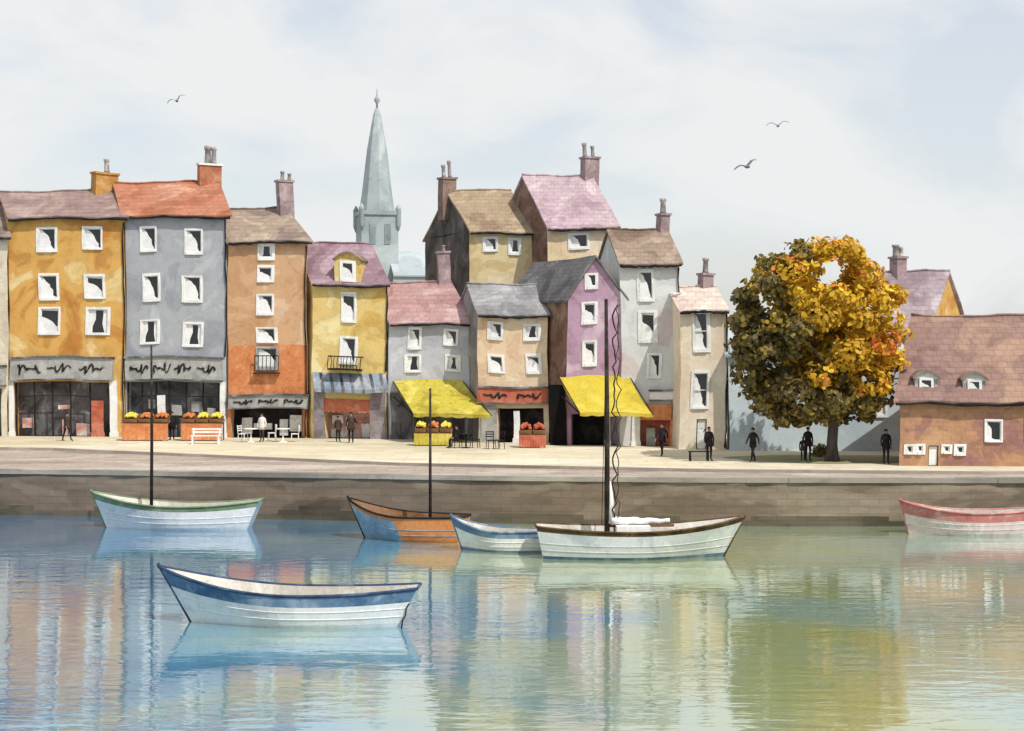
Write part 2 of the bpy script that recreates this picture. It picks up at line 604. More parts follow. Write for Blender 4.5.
    def pillar(s, px0, px1, ytop, mat, prj=0.12, name='pilaster'):
        a, b = s.at(px0, ytop), s.at(px1, ytop)
        mb = MB()
        mb.box(a.x, b.x, -prj, -0.002, 0.0, a.z, 0, 0.5)
        mb.box(a.x - .04, b.x + .04, -prj - .04, -0.002, 0.0, 0.25, 0, 0.5)
        return mb.build(name, mat, s.root, s.wonk)

    def display(s, rects, mat, t=.35):
        for x0, x1, y0, y1 in rects:
            mb = MB()
            a, b = s.at(x0, y1), s.at(x1, y0)
            mb.box(a.x, b.x, t, t + .2, max(0.02, a.z), b.z, 0, .3)
            mb.build('shop_display', mat, s.root, s.wonk)

    def mullions(s, pxs, ytop, ymid, mat, t=.12):
        mb = MB()
        for px in pxs:
            a = s.at(px, ytop)
            mb.box(a.x - .04, a.x + .04, t, t + .07, 0.02, a.z, 0, .5)
        a, b = s.at(pxs[0], ymid), s.at(pxs[-1], ymid)
        mb.box(a.x, b.x, t + .005, t + .065, a.z - .03, a.z + .03, 0, .5)
        mb.build('shop_window_frame', mat, s.root, s.wonk)

    def awning(s, t0, t1, yt, b0, b1, yb, mat, prj):
        A, B = s.at(t0, yt, -0.03), s.at(t1, yt, -0.03)
        C, D = s.at(b1, yb, -prj), s.at(b0, yb, -prj)
        A, B, C, D = D, C, B, A   # front edge first
        mb = MB()
        n = 12
        o = len(mb.v)
        for j in range(7):
            for i in range(n + 1):
                x, y = i / n, j / 6
                p = A * (1 - x) * (1 - y) + B * x * (1 - y) + C * x * y + D * (1 - x) * y
                p.z -= 0.12 * math.sin(math.pi * y) + 0.025 * math.sin(x * 9 + y)
                mb.v.append(tuple(p))
        for j in range(6):
            for i in range(n):
                k = o + j * (n + 1) + i
                mb.f.append((k, k + 1, k + n + 2, k + n + 1)); mb.m.append(0); mb.sm.append(True)
        cv = mb.build('awning', mat, s.root, s.wonk)
        v = MB()
        for i in range(24):
            x0, x1 = i / 24, (i + 1) / 24
            p, q2 = A.lerp(B, x0), A.lerp(B, x1)
            h0 = 0.16 + 0.05 * abs(math.sin(x0 * math.pi * 6)); h1 = 0.16 + 0.05 * abs(math.sin(x1 * math.pi * 6))
            v.poly([p - Vector((0, 0, h0)), q2 - Vector((0, 0, h1)), q2, p])
        v.build('valance', mat, cv, s.wonk)
        for (p, q2) in ((A, D), (B, C)):
            a = MB()
            a.tube([p + Vector((0, 0, -.05)), q2 + Vector((0, 0, -0.9))], 0.035, 6)
            a.tube([p + Vector((0, 0, -.03)), q2 + Vector((0, 0, -.03))], 0.03, 6)
            a.build('awning_arm', M['ink'], s.root, s.wonk)
        return cv


def wallmat(n, *c, **k):
    return wash(n, list(c), **k)


# --- edge house beyond the left of the row (only its end shows)
w_ = wallmat('cream_render', (205, 190, 160), (222, 208, 180), (232, 222, 200))
H = House('town_house', 'cream house at the far left end of the quay row', 'house', -78, 8, 93.2, 236, 206, -2, 7, [w_])
rs = [(-56, -38, 262, 286), (-22, -6, 262, 286), (-56, -38, 308, 334), (-22, -6, 308, 334)]
sho = H.rect((-70, 2, 388, 437))
H.walls([H.rect(r) for r in rs] + [sho + (0.7,)], room='shopdark')
H.windows(rs)
H.roof(wallmat('brown_tiles0', (120, 100, 90), (150, 126, 112), (165, 140, 125), bricks=(.42, .24, 'up')))
H.fascia(-74, 6, 366, 384, M['fascia'], 2)

# --- H1 ochre house
w_ = wallmat('ochre_render', (198, 118, 34), (222, 160, 62), (236, 205, 130), s1=0.38, tide=0.14)
H = House('town_house', 'golden ochre house with mauve roof and stubby brown chimney, left of the grey house', 'house',
          9, 125, 92.9, 217, 194, 112, 7, [w_])
rs = [(85, 102, 228, 248), (87, 103, 276, 297), (87, 107, 309, 333), (40, 56, 229, 250), (40, 57, 276, 298), (40, 58, 309, 333)]
sho = H.rect((14, 110, 382, 437))
H.walls([H.rect(r) for r in rs] + [sho + (0.7,)], room='shopdark')
H.windows(rs)
H.roof(wallmat('mauve_tiles', (122, 96, 92), (150, 118, 112), (172, 142, 132), bricks=(.42, .24, 'up')))
H.fascia(12, 114, 358, 379, M['fascia'], 3)
H.pillar(111, 118, 380, M['white'])
H.pillar(10, 15, 380, M['white'])
H.pillar(92, 104, 400, M['redfascia'], 0.06, 'door')
H.downpipe(124, 222)
H.mullions([16, 34, 52, 70, 90], 382, 396, M['ink'])
H.display([(20, 30, 418, 428), (56, 68, 406, 410), (60, 66, 420, 437), (74, 88, 424, 436)], M['pinkroom'])
H.chimney(92, 116, 173, 197, M['stackgold'], pots=[(106, 159, 0.17)], rot=0.75, dep=.8)

# --- H2 grey house
w_ = wallmat('grey_render', (142, 148, 158), (164, 168, 176), (180, 184, 190), s1=0.36, tide=0.10)
H = House('town_house', 'tall slate grey house with red tiled roof and six windows', 'house', 126, 227, 92.2, 215, 185, 214, 7, [w_])
rs = [(142, 156, 228, 250), (187, 202, 230, 252), (144, 158, 276, 299), (184, 200, 277, 300), (142, 157, 321, 343), (185, 201, 324, 345)]
sho = H.rect((126, 221, 382, 437))
H.walls([H.rect(r) for r in rs] + [sho + (0.8,)], room='shopdark')
H.windows(rs)
H.roof(wallmat('red_tiles', (170, 92, 60), (190, 110, 76), (208, 142, 112), bricks=(.42, .24, 'up')), end=0.3)
H.fascia(127, 223, 358, 379, M['fascia'], 4)
H.pillar(221, 226, 381, M['white'])
H.pillar(158, 166, 396, M['white'], 0.05, 'door')
H.downpipe(226, 218, 356)
H.mullions([128, 142, 156, 169, 186, 203, 219], 382, 396, M['ink'])
H.display([(147, 156, 400, 409), (170, 180, 406, 416), (190, 200, 402, 412), (206, 214, 408, 416)], M['fascia'])
H.chimney(197, 221, 164, 187, M['stackred'], pots=[(207, 146, 0.21), (213, 147, .17)], rot=0.55, part_mat=M['white'])

# --- H3 terracotta
w_ = wallmat('apricot_render', (198, 138, 86), (212, 158, 108), (222, 180, 138), s1=0.4, tide=0.12)
H = House('town_house', 'narrow apricot house with deep orange first floor and single column of small windows', 'house', 228, 307, 91.4, 241, 211, 281, 8, [w_])
rs = [(259, 272, 246, 258), (259, 272, 268, 281), (259, 273, 296, 313), (258, 275, 329, 342), (257, 276, 349, 369)]
sho = H.rect((231, 306, 409, 438))
H.walls([H.rect(r) for r in rs] + [sho + (0.7,)], room='shopblack', lower=H.at(260, 345).z)
H.windows(rs[:4])
H.window(*H.rect(rs[4]), style=0.9, mat='fascia')
H.roof(wallmat('dun_tiles', (132, 108, 100), (160, 136, 116), (182, 158, 132), bricks=(.42, .24, 'up')), end=0.22)
H.fascia(229, 308, 396, 407, M['fascia'], 3)
H.downpipe(306, 246)
H.display([(240, 250, 418, 434), (252, 270, 424, 430), (278, 286, 420, 436), (288, 300, 416, 432)], M['cloth_white'], .5)
bx = MB()
a, b = H.at(255, 371), H.at(279, 347)
for i in range(7):
    x = a.x + (b.x - a.x) * i / 6
    bx.tube([(x, -0.28, a.z), (x + .02, -0.28, a.z + .85)], 0.022, 5)
bx.tube([(a.x, -0.28, a.z + .85), (b.x, -0.28, a.z + .85)], 0.03, 5)
bx.box(a.x - .05, b.x + .05, -0.33, -0.055, a.z - .18, a.z - .1, 0)
bx.build('balcony_rail', M['ink'], H.root, H.wonk)
H.chimney(277, 293, 181, 214, M['stackmauve'], pots=[(283, 172, 0.13), (290, 174, .12)], dY=3.2, rot=0.6)

# --- H4 yellow house with dormer
w_ = wallmat('yellow_render', (214, 164, 62), (226, 190, 98), (236, 216, 146), s1=0.36, tide=0.14)
H = House('town_house', 'yellow house with purple roof, arched dormer and little black balcony', 'house', 312, 387, 90.7, 283, 246, 371, 6.4, [w_])
rs = [(342, 354, 294, 320), (342, 355, 338, 362)]
sho = H.rect((325, 371, 399, 439))
H.walls([H.rect(r) for r in rs] + [sho + (0.9,)], room='pinkroom')
H.windows(rs)
H.roof(wallmat('plum_tiles', (128, 92, 108), (150, 114, 128), (172, 140, 152), bricks=(.42, .24, 'up')), end=0.12)
# dormer
a, b = H.at(335, 282, -0.05), H.at(361, 256, -0.05)
dm = MB()
n = 8
dm.box(a.x, b.x, -0.06, 2.6, a.z - .1, b.z - .12, 0, 0.5)
do = dm.build('dormer', w_, H.root, H.wonk)
dr = MB()
arc = [(a.x - .1 + (b.x - a.x + .2) * i / n, b.z - .14 + 0.42 * math.sin(math.pi * i / n)) for i in range(n + 1)]
for (x0, z0), (x1, z1) in zip(arc, arc[1:]):
    dr.hexa([(x0, -.22, z0 - .09), (x1, -.22, z1 - .09), (x1, 2.9, z1 - .09), (x0, 2.9, z0 - .09), (x0, -.22, z0), (x1, -.22, z1), (x1, 2.9, z1), (x0, 2.9, z0)])
for (x0, z0), (x1, z1) in zip(arc, arc[1:]):
    dr.poly([(x0, -.06, b.z - .14), (x1, -.06, b.z - .14), (x1, -.06, z1 - .09), (x0, -.06, z0 - .09)], 1)
dr.build('dormer_roof', [M['stackbrown'], w_], do, H.wonk)
wa, wb = H.at(343, 279), H.at(354, 262)
H.window(wa.x, wb.x, wa.z, wb.z, t=-0.065, overlay=True)
# balcony
a, b = H.at(331, 368), H.at(363, 356)
bx = MB()
bx.box(a.x, b.x, -0.75, -0.004, a.z - .1, a.z, 0, .5)
for i in range(11):
    x = a.x + (b.x - a.x) * i / 10
    bx.tube([(x, -0.7, a.z), (x + .05 * math.sin(i * 2), -0.76, a.z + .3), (x, -0.7, b.z)], 0.022, 5)
bx.tube([(a.x, -.03, b.z), (a.x, -.7, b.z), (b.x, -.7, b.z), (b.x, -.03, b.z)], 0.035, 5)
bx.build('balcony', M['ink'], H.root, H.wonk)
# striped blue canopy above the shop
A, B, C, D = H.at(315, 389, -0.7), H.at(389, 389, -0.7), H.at(386, 373, -.02), H.at(313, 373, -.02)
cn = MB()
for i in range(22):
    p0, p1, p2, p3 = A.lerp(B, i / 22), A.lerp(B, (i + 1) / 22), D.lerp(C, (i + 1) / 22), D.lerp(C, i / 22)
    cn.patch(p0, p1, p2, p3, 1, 3, 1 if i % 3 == 2 else 0)
    cn.poly([p0 - Vector((0, 0, .2)), p1 - Vector((0, 0, .2)), p1, p0], 1 if i % 3 == 2 else 0)
cn.build('canopy', [M['blueval'], M['shopdark']], H.root, H.wonk)
H.pillar(315, 325, 391, M['shopmauve'], 0.14)
H.pillar(371, 386, 391, M['shopmauve'], 0.14)
a, b = H.at(325, 412), H.at(371, 399)
vb = MB()
for i in range(18):
    x0, x1 = a.x + (b.x - a.x) * i / 18, a.x + (b.x - a.x) * (i + 1) / 18
    vb.patch((x0, -.12, a.z + .06 * (i % 2)), (x1, -.12, a.z + .06 * ((i + 1) % 2)), (x1, -.04, b.z), (x0, -.04, b.z), 1, 3)
vb.build('valance', M['redval'], H.root, H.wonk)
H.downpipe(386.5, 286, 372)
H.display([(330, 341, 416, 424), (328, 335, 430, 439), (344, 349, 418, 430), (359, 370, 424, 439)], M['cloth_white'], .7)

# --- H5 pale blue grey house
w_ = wallmat('bluegrey_render', (166, 168, 180), (186, 188, 198), (204, 206, 214), s1=0.36, tide=0.10)
w5 = w_
H = House('town_house', 'low pale blue grey house with pink roof and lime yellow awning', 'house', 389, 471, 90.1, 322, 285, 449, 7, [w_])
rs = [(410, 420, 329, 347), (446, 457, 331, 345), (408, 420, 356, 371), (448, 459, 357, 370)]
sho = H.rect((413, 470, 400, 442))
H.walls([H.rect(r) for r in rs] + [sho + (1.0,)], room='shopdark')
H.windows(rs)
H.roof(wallmat('pink_tiles', (166, 116, 116), (182, 134, 132), (200, 160, 156), bricks=(.42, .24, 'up')), end=0.1)
H.pillar(391, 412, 392, M['shopdark'], 0.10)
H.awning(394, 463, 380, 413, 491, 414, M['yellow'], 3.4)
H.chimney(437, 450, 252, 284, M['stackmauve'], rot=0.3, pots=[(444, 246, .12)])

# --- H6 small peach house
w_ = wallmat('peach_render', (220, 172, 128), (228, 196, 156), (238, 218, 184), s1=0.42, tide=0.12)
g_ = wallmat('shaded_side_render', (112, 108, 108), (134, 130, 130), (158, 154, 154), s1=0.5)  # left side greyed darker, shade mixed into its colour
H = House('town_house', 'small peach house with grey roof and red shop fascia between the two yellow awnings', 'house', 478, 548, 87.4, 314, 287, 535, 5.4, [w_])
rs = [(491, 502, 323, 337), (526, 539, 325, 338), (491, 503, 356, 371), (528, 540, 356, 371)]
sho = H.rect((497, 543, 408, 444))
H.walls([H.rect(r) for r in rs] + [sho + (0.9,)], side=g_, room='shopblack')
H.windows(rs)
H.roof(wallmat('grey_slates', (122, 120, 124), (148, 146, 150), (170, 168, 170), bricks=(.36, .22, 'up')), end=0.08)
H.fascia(478, 547, 388, 402, M['redfascia'], 2)
H.pillar(513, 519, 410, M['white'], 0.05, 'door_post')
H.pillar(480, 496, 406, M['fascia'], 0.08)

# --- H7 tall house behind with dark gable
w_ = wallmat('straw_render', (204, 170, 104), (222, 198, 140), (232, 214, 170), s1=0.42, tide=0.12)
g_ = wallmat('shaded_gable', (70, 66, 66), (88, 84, 83), (112, 106, 104), s1=0.7, tide=0.2)  # dark left gable, the shade of that side put into the colour
H = House('town_house', 'tall straw coloured house behind with left facing gable coloured dark for shade', 'house', 470, 535, 95.0, 231, 193, 520, 7.6, [w_], slope=-0.02, sh=0.40)
rs = [(486, 497, 239, 251), (511, 520, 239, 252)]
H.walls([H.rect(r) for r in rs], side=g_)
H.windows(rs)
H.roof(wallmat('tan_tiles', (140, 108, 84), (164, 138, 106), (190, 166, 130), bricks=(.42, .24, 'up')), end=0.08)
H.chimney(438, 455, 177, 205, M['stackbrown'], pots=[(443, 164, 0.13), (449, 160, .12)], rot=0.6)

# --- H8 tall pink-roofed house behind
w_ = wallmat('buff_render', (222, 184, 132), (232, 204, 158), (238, 218, 182), s1=0.42, tide=0.12)
g_ = wallmat('shaded_brown_brick', (104, 74, 60), (126, 92, 76), (148, 112, 94), s1=0.7, tide=0.2, courses=3.0)  # brown left side with shade put into its colour, also on the lilac house
H = House('town_house', 'tallest house, buff walled with dusty pink roof and brown side wall', 'house', 548, 618, 92.6, 226, 178, 590, 7.6, [w_], slope=-0.02)
rs = [(571, 588, 234, 247)]
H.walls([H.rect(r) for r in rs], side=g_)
H.windows(rs, [0.3])
H.roof(wallmat('dusty_pink_tiles', (168, 136, 148), (188, 158, 168), (210, 186, 192), bricks=(.42, .24, 'up')), end=0.1)
H.chimney(580, 598, 157, 186, M['stackmauve'], pots=[(584, 143, 0.14), (592, 146, .12)], rot=0.5)

# --- H9 purple gable-fronted house
w_ = wallmat('lilac_render', (164, 116, 148), (186, 142, 172), (208, 176, 196), s1=0.42, tide=0.14)
H = House('town_house', 'lilac house with its gable to the quay above a golden awning', 'house', 567, 622, 85.2, 296, 258, 610, 6.6, [w_], sh=0.46)
rs = [(583, 594, 304, 322), (585, 595, 343, 364)]
sho = H.rect((571, 619, 414, 446))
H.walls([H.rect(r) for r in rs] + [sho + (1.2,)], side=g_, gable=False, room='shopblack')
H.windows(rs)
pk = H.at(594, 258)
gm = MB()
for i in range(10):
    gm.poly([H.q(H.W * i / 10, 0, H.ze), H.q(H.W * (i + 1) / 10, 0, H.ze), H.q(pk.x, 0, pk.z)])
gm.build('gable', w_, H.root, H.wonk)
gm = MB()
gm.poly([H.q(H.W, H.d, H.ze), H.q(0, H.d, H.ze), H.q(pk.x, H.d, pk.z)])
gm.build('gable', w_, H.root, H.wonk)
wa, wb = H.at(587, 287), H.at(596, 275)
H.window(wa.x, wb.x, wa.z, wb.z, overlay=True, t=-0.002, style=.2)
rf = MB()
o_, z_ = 0.2, 0.1
for sgn in (0, 1):
    ue = -0.2 if sgn == 0 else H.W + 0.2
    zz = H.ze - 0.2 * (pk.z - H.ze) / (H.W / 2) + z_
    a, b, c, d = H.q(ue, -o_, zz), H.q(pk.x, -o_, pk.z + z_), H.q(pk.x, H.d + o_, pk.z + z_), H.q(ue, H.d + o_, zz)
    if sgn:
        a, b, c, d = b, a, d, c
    rf.slab(a, b, c, d, 0.12, 6, 8)
ro = rf.build('roof', wallmat('charcoal_slates', (88, 86, 88), (108, 106, 108), (136, 132, 134), bricks=(.36, .22, 'up')), H.root, H.wonk)
H.pillar(551, 566, 384, M['room'], 0.3, 'side_panel')
H.pillar(605, 610, 412, M['white'], .05, 'door_post')
H.awning(560, 630, 376, 580, 653, 413, M['yellowb'], 2.0)

# --- H10 white house
w_ = wallmat('white_render', (206, 180, 178), (208, 210, 210), (222, 224, 222), s1=0.30, tide=0.10)
H = House('town_house', 'white house with brown roof, tall thin windows and orange corner shop', 'house', 621, 680, 84.7, 263, 232, 666, 6.4, [w_])
rs = [(640, 653, 271, 298), (641, 654, 312, 340), (648, 659, 354, 376)]
sho = H.rect((641, 671, 404, 452))
H.walls([H.rect(r) for r in rs] + [sho + (0.6,)], room='redfascia')
H.windows(rs)
H.roof(wallmat('umber_tiles', (120, 96, 80), (150, 124, 104), (170, 146, 124), bricks=(.42, .24, 'up')), end=0.14)
H.downpipe(679.5, 268)
a, b = H.at(641, 425), H.at(672, 404)
vb = MB()
vb.box(a.x, b.x, -.2, -.01, a.z + .3, b.z, 0, .4)
vb.build('shop_blind', M['orange'], H.root, H.wonk)
H.fascia(650, 676, 391, 399, M['white'], 1, prj=.12, scr=False)
H.pillar(633, 641, 402, M['white'], .08)
H.pillar(671, 677, 400, M['orange'], .08)
a, b = H.at(646, 452), H.at(655, 432)
dd = MB()
dd.box(a.x, b.x, .3, .38, 0, b.z + .2, 0)
dd.build('door', M['fascia'], H.root)
H.chimney(657, 668, 213, 242, M['stackmauve'], pots=[(662, 198, .17)], rot=0.5)

# --- H11 cream house
w_ = wallmat('cream_pale_render', (222, 196, 166), (232, 214, 184), (238, 226, 202), s1=0.38, tide=0.09)
H = House('town_house', 'slim cream house at the right end of the row, beside the tree', 'house', 680, 727, 82.0, 311, 290, 716, 6.0, [w_])
rs = [(694, 707, 314, 350), (693, 707, 374, 408)]
H.walls([H.rect(r) for r in rs] + [H.rect((697, 707, 420, 454)) + (.25,)])
H.windows(rs)
H.roof(wallmat('pale_pink_tiles', (206, 176, 162), (222, 196, 180), (230, 212, 198), bricks=(.42, .24, 'up')), end=0.1)
a, b = H.at(698, 454), H.at(706, 421)
dd = MB()
dd.box(a.x, b.x, .1, .17, 0.02, b.z, 0, .5)
for z0, z1 in ((.25, .9), (1.05, b.z - .15)):
    dd.box(a.x + .1, b.x - .1, .08, .1, z0, z1, 0)
do = dd.build('door', M['white'], H.root, H.wonk)
kn = MB(); kn.ell((b.x - .07, .06, 1.0), .04, .04, .04); kn.build('handle', M['ink'], do)
H.downpipe(726.5, 314)
H.chimney(700, 713, 274, 294, M['stackmauve'], pots=[(706, 259, .16)], rot=0.5)

# --- pale blue low building behind the tree
w_ = wallmat('pale_blue_render', (176, 196, 208), (190, 208, 218), (204, 218, 224), s1=0.2, tide=0.06)
H = House('low_building', 'long pale blue building behind the autumn tree', 'building', 729, 908, 81.0, 356, 346, 900, 6, [w_], slope=-0.05, group=None)
rs = [(760, 770, 385, 412), (875, 885, 390, 416)]
H.walls([H.rect(r) for r in rs])
H.windows(rs, [.8, .8])
H.roof(wallmat('pale_slate', (150, 166, 176), (166, 182, 190), (180, 194, 202), bricks=(.42, .24, 'up')), gut=False)

# --- R1 mauve roofed house with gold gable, far right behind
w_ = wallmat('gold_render', (186, 120, 40), (206, 146, 58), (218, 168, 92), s1=0.6)
H = House('town_house', 'house with mauve roof and golden gable end showing above the rust brown inn', 'house', 866, 927, 84, 330, 274, 938, 6, [w_], slope=0.0, group=None, sh=-0.62)
H.walls([])
H.roof(wallmat('lilac_tiles', (138, 116, 124), (162, 142, 150), (184, 168, 174), bricks=(.42, .24, 'up')))
H.chimney(891, 905, 256, 275, M['stackmauve'], pots=[(896, 244, .2), (901, 246, .15)], rot=.5, dY=3.0)

# --- R2 brick brown building at right
w_ = wallmat('rust_brick', (160, 104, 100), (190, 132, 92), (206, 152, 106), s1=0.34, tide=0.18, bricks=(.5, .2, 'up'), joint=.85)
H = House('inn_building', 'rust brown inn with big tiled roof and small white dormers at the right edge', 'building', 899, 1075, 71.5, 399, 319, 1080, 9.0, [w_], slope=-0.05, group=None, sh=-0.42)
rs = [(906, 912, 446, 453), (917, 922, 446, 452), (943, 949, 446, 452), (956, 963, 446, 453), (985, 1000, 420, 440), (1025, 1040, 420, 440)]
H.walls([H.rect(r) for r in rs] + [H.rect((928, 938, 446, 468)) + (.3,)])
for r in rs:
    H.window(*H.rect(r), wide=0.1, style=.05, bars=False)
H.roof(wallmat('russet_tiles', (112, 84, 88), (146, 108, 98), (170, 128, 104), s1=0.3, bricks=(.44, .26, 'up')), end=.2)
a, b = H.at(929, 467), H.at(937, 447)
dd = MB(); dd.box(a.x, b.x, .1, .16, 0.02, b.z, 0, .5); dd.build('door', M['white'], H.root, H.wonk)
for x0, x1 in ((915, 938), (963, 986)):
    a, b = H.at(x0, 397, .4), H.at(x1, 378, .4)
    dm = MB()
    dm.box(a.x, b.x, .45, 3.2, a.z - .1, b.z, 0, .5)
    do = dm.build('dormer', M['pot'], H.root, H.wonk)
    dr = MB()
    n = 8
    arc = [(a.x - .1 + (b.x - a.x + .2) * i / n, b.z + .02 + .32 * math.sin(math.pi * i / n)) for i in range(n + 1)]
    for (p, z0), (q_, z1) in zip(arc, arc[1:]):
        dr.hexa([(p, .3, z0 - .1), (q_, .3, z1 - .1), (q_, 3.6, z1 - .1), (p, 3.6, z0 - .1), (p, .3, z0), (q_, .3, z1), (q_, 3.6, z1), (p, 3.6, z0)])
        dr.poly([(p, .44, b.z - .08), (q_, .44, b.z - .08), (q_, .44, z1 - .05), (p, .44, z0 - .05)], 1)
    dr.build('dormer_roof', [M['stackbrown'], M['cloth_white']], do, H.wonk)
    H.window(a.x + .25, b.x - .25, a.z + .12, b.z - .1, t=.447, overlay=True, wide=.06)

# ------------------------------------------------------------------ church
stone = wallmat('hazed_blue_grey', (140, 156, 163), (158, 173, 181), (180, 192, 198), s1=0.22, tide=0.10)  # distance haze put into the pale blue-grey colour
Yc = 150.0
s_ = F / Yc
c0 = P(377, 336, Yc)
ch = empty('church', (c0.x, Yc, 0), 0.25)
tag(ch, 'pale grey green church with tall slender spire behind the roofs', 'church')
zt = lambda py: EYE - (py - HY) / F * Yc
mb = MB()
hw = 1.72
mb.box(-hw, hw, -hw, hw, 0, zt(216), 0, 1.2)
mb.box(-hw - .15, hw + .15, -hw - .15, hw + .15, zt(216), zt(212), 0, 1.2)
mb.build('tower', stone, ch)
mb = MB()
mb.lathe([(1.7, zt(212)), (1.45, zt(195)), (.95, zt(150)), (.35, zt(114)), (.12, zt(108))], (0, 0, 0), 8)
mb.sm = [False] * len(mb.sm)
sp = mb.build('spire', stone, ch)
mb = MB()
mb.lathe([(.08, zt(109)), (.1, zt(104)), (.3, zt(100)), (.14, zt(97)), (.08, zt(95)), (.05, zt(89))], (0, 0, 0), 8)
mb.build('finial', stone, sp)
for x in (-1, 1):
    for y in (-1, 1):
        mb = MB()
        mb.lathe([(.06, zt(232)), (.26, zt(226)), (.26, zt(211)), (.30, zt(210)), (.05, zt(205))], (x * hw, y * hw, 0), 8)
        mb.build('pinnacle', stone, ch)
for x in (-.7, .7):
    mb = MB()
    mb.box(x - .28, x + .28, -hw - .06, -hw - .003, zt(245), zt(225))
    mb.build('belfry_louvre', wallmat('slate_louvre', (112, 130, 138), (124, 142, 150), (138, 154, 160)), ch)
mb = MB()
L0, L1 = 1.0, 11.0
zr, ze_ = zt(252), zt(276)
mb.patch((L0, -3, 0), (L1, -3, 0), (L1, -3, ze_), (L0, -3, ze_), 5, 4)
mb.patch((L1, -3, 0), (L1, 3, 0), (L1, 3, ze_), (L1, -3, ze_), 4, 4)
mb.patch((L1, 3, 0), (L0, 3, 0), (L0, 3, ze_), (L1, 3, ze_), 4, 4)
mb.poly([(L1, -3, ze_), (L1, 3, ze_), (L1, 0, zr)])
mb.build('nave', stone, ch)
mb = MB()
mb.slab((L0, -3.2, ze_), (L1 + .2, -3.2, ze_), (L1 + .2, 0, zr + .1), (L0, 0, zr + .1), .15)
mb.slab((L1 + .2, 3.2, ze_), (L0, 3.2, ze_), (L0, .01, zr + .1), (L1 + .2, .01, zr + .1), .15)
mb.build('nave_roof', stone, ch)

# ------------------------------------------------------------------ ground, quay, water
prom = wash('pale_paving', [(196, 182, 144), (214, 200, 164), (224, 212, 182)], s1=0.16, tide=0.07, stretch=(0.5, 1, 1), fine=3, bricks=(1.6, 1.1, 'flat'), joint=.88)
aprn = wash('worn_setts', [(140, 120, 106), (172, 152, 136), (194, 178, 162)], s1=0.22, tide=0.16, stretch=(0.35, 1, 1), fine=4, bricks=(1.2, .8, 'flat'), joint=.8)
qw = wash('quay_stone', [(100, 82, 66), (124, 104, 86), (148, 130, 108)], s1=0.24, tide=0.16, bricks=(.85, .29, 'up'), joint=.8, stretch=(0.4, 1, 1), fine=4)
cop = wash('coping_stone', [(130, 122, 112), (156, 146, 134), (178, 168, 154)], s1=0.3, tide=0.12, stretch=(.4, 1, 1))
grd = wash('earth_and_grass', [(120, 118, 70), (146, 142, 96), (168, 160, 116)], s1=0.2, tide=0.1)
far = wash('far_ground', [(120, 126, 96), (140, 144, 112), (156, 158, 128)], s1=0.02, tide=0.05)

edge = [(-160, 80), (-60, 75), (-20.2, 70.6), (0, 67.4), (8, 66.6), (18.5, 66.4), (60, 66.8), (160, 69)]
kerb = [(-160, 100), (-60, 90), (-23.7, 82.9), (-5.1, 73.2), (9.4, 69.6), (20, 68.6), (60, 69.5), (160, 72)]
mb = MB()
for (a, b) in zip(kerb, kerb[1:]):
    mb.patch((a[0], a[1], 0), (b[0], b[1], 0), (b[0], 112, 0), (a[0], 112, 0), 6, 4)
tag(mb.build('promenade', prom), kind='structure')
mb = MB()
for (a, b), (c, d) in zip(zip(edge, edge[1:]), zip(kerb, kerb[1:])):
    mb.patch((a[0], a[1] + .5, -.12), (b[0], b[1] + .5, -.12), (d[0], d[1], -.12), (c[0], c[1], -.12), 4, 3)
tag(mb.build('quay_paving', aprn), kind='structure')
mb = MB()
for a, b in zip(kerb, kerb[1:]):
    A, B = Vector((a[0], a[1], 0)), Vector((b[0], b[1], 0))
    n = Vector((0, -.22, 0)); z = Vector((0, 0, -.13)); u = Vector((0, 0, .01))
    mb.hexa([A + n + z, B + n + z, B + z + Vector((0, .05, 0)), A + z + Vector((0, .05, 0)), A + n + u, B + n + u, B + u + Vector((0, .05, 0)), A + u + Vector((0, .05, 0))])
tag(mb.build('kerb', cop), kind='structure')
mb = MB()
mb.patch((-900, 111, -.02), (900, 111, -.02), (900, 3000, -.02), (-900, 3000, -.02), 8, 8)
tag(mb.build('ground', far), kind='structure')

# quay wall, rough stones in slightly uneven courses
root = empty('quay_wall', (0, 65.6, WL))
tag(root, 'long brown stone quay wall with pale coping above the harbour water', 'wall')
mb = MB()
for a, b in zip(edge, edge[1:]):
    n = max(4, int((b[0] - a[0]) / 0.9))
    rows = 15
    o = len(mb.v)
    for j in range(rows + 1):
        for i in range(n + 1):
            f = i / n
            x, y = a[0] + (b[0] - a[0]) * f, a[1] + (b[1] - a[1]) * f
            z = -1.2 + (WL * -1 - 0.27 + 1.2) * j / rows
            jit = 0 if i in (0, n) else R.uniform(-.06, .06)
            mb.v.append((x, y - 65.6 + jit - 0.12 * (1 - j / rows), z))
    for j in range(rows):
        for i in range(n):
            k = o + j * (n + 1) + i
            zc_ = -1.2 + (WL * -1 - 0.27 + 1.2) * (j + .5) / rows
            xc_ = a[0] + (b[0] - a[0]) * (i + .5) / n
            wet = zc_ < .42 + .35 * noise.noise(Vector((xc_ * .35, 2.2, .7)))
            mb.f.append((k, k + 1, k + n + 2, k + n + 1)); mb.m.append(1 if wet else 0); mb.sm.append(True)
mb.build('wall_face', [qw, wash('tide_stained_stone', [(80, 72, 58), (102, 92, 76), (122, 112, 92)], s1=0.3, tide=0.16, bricks=(.85, .29, 'up'), joint=.8, stretch=(0.4, 1, 1), fine=4)], root)
mb = MB()
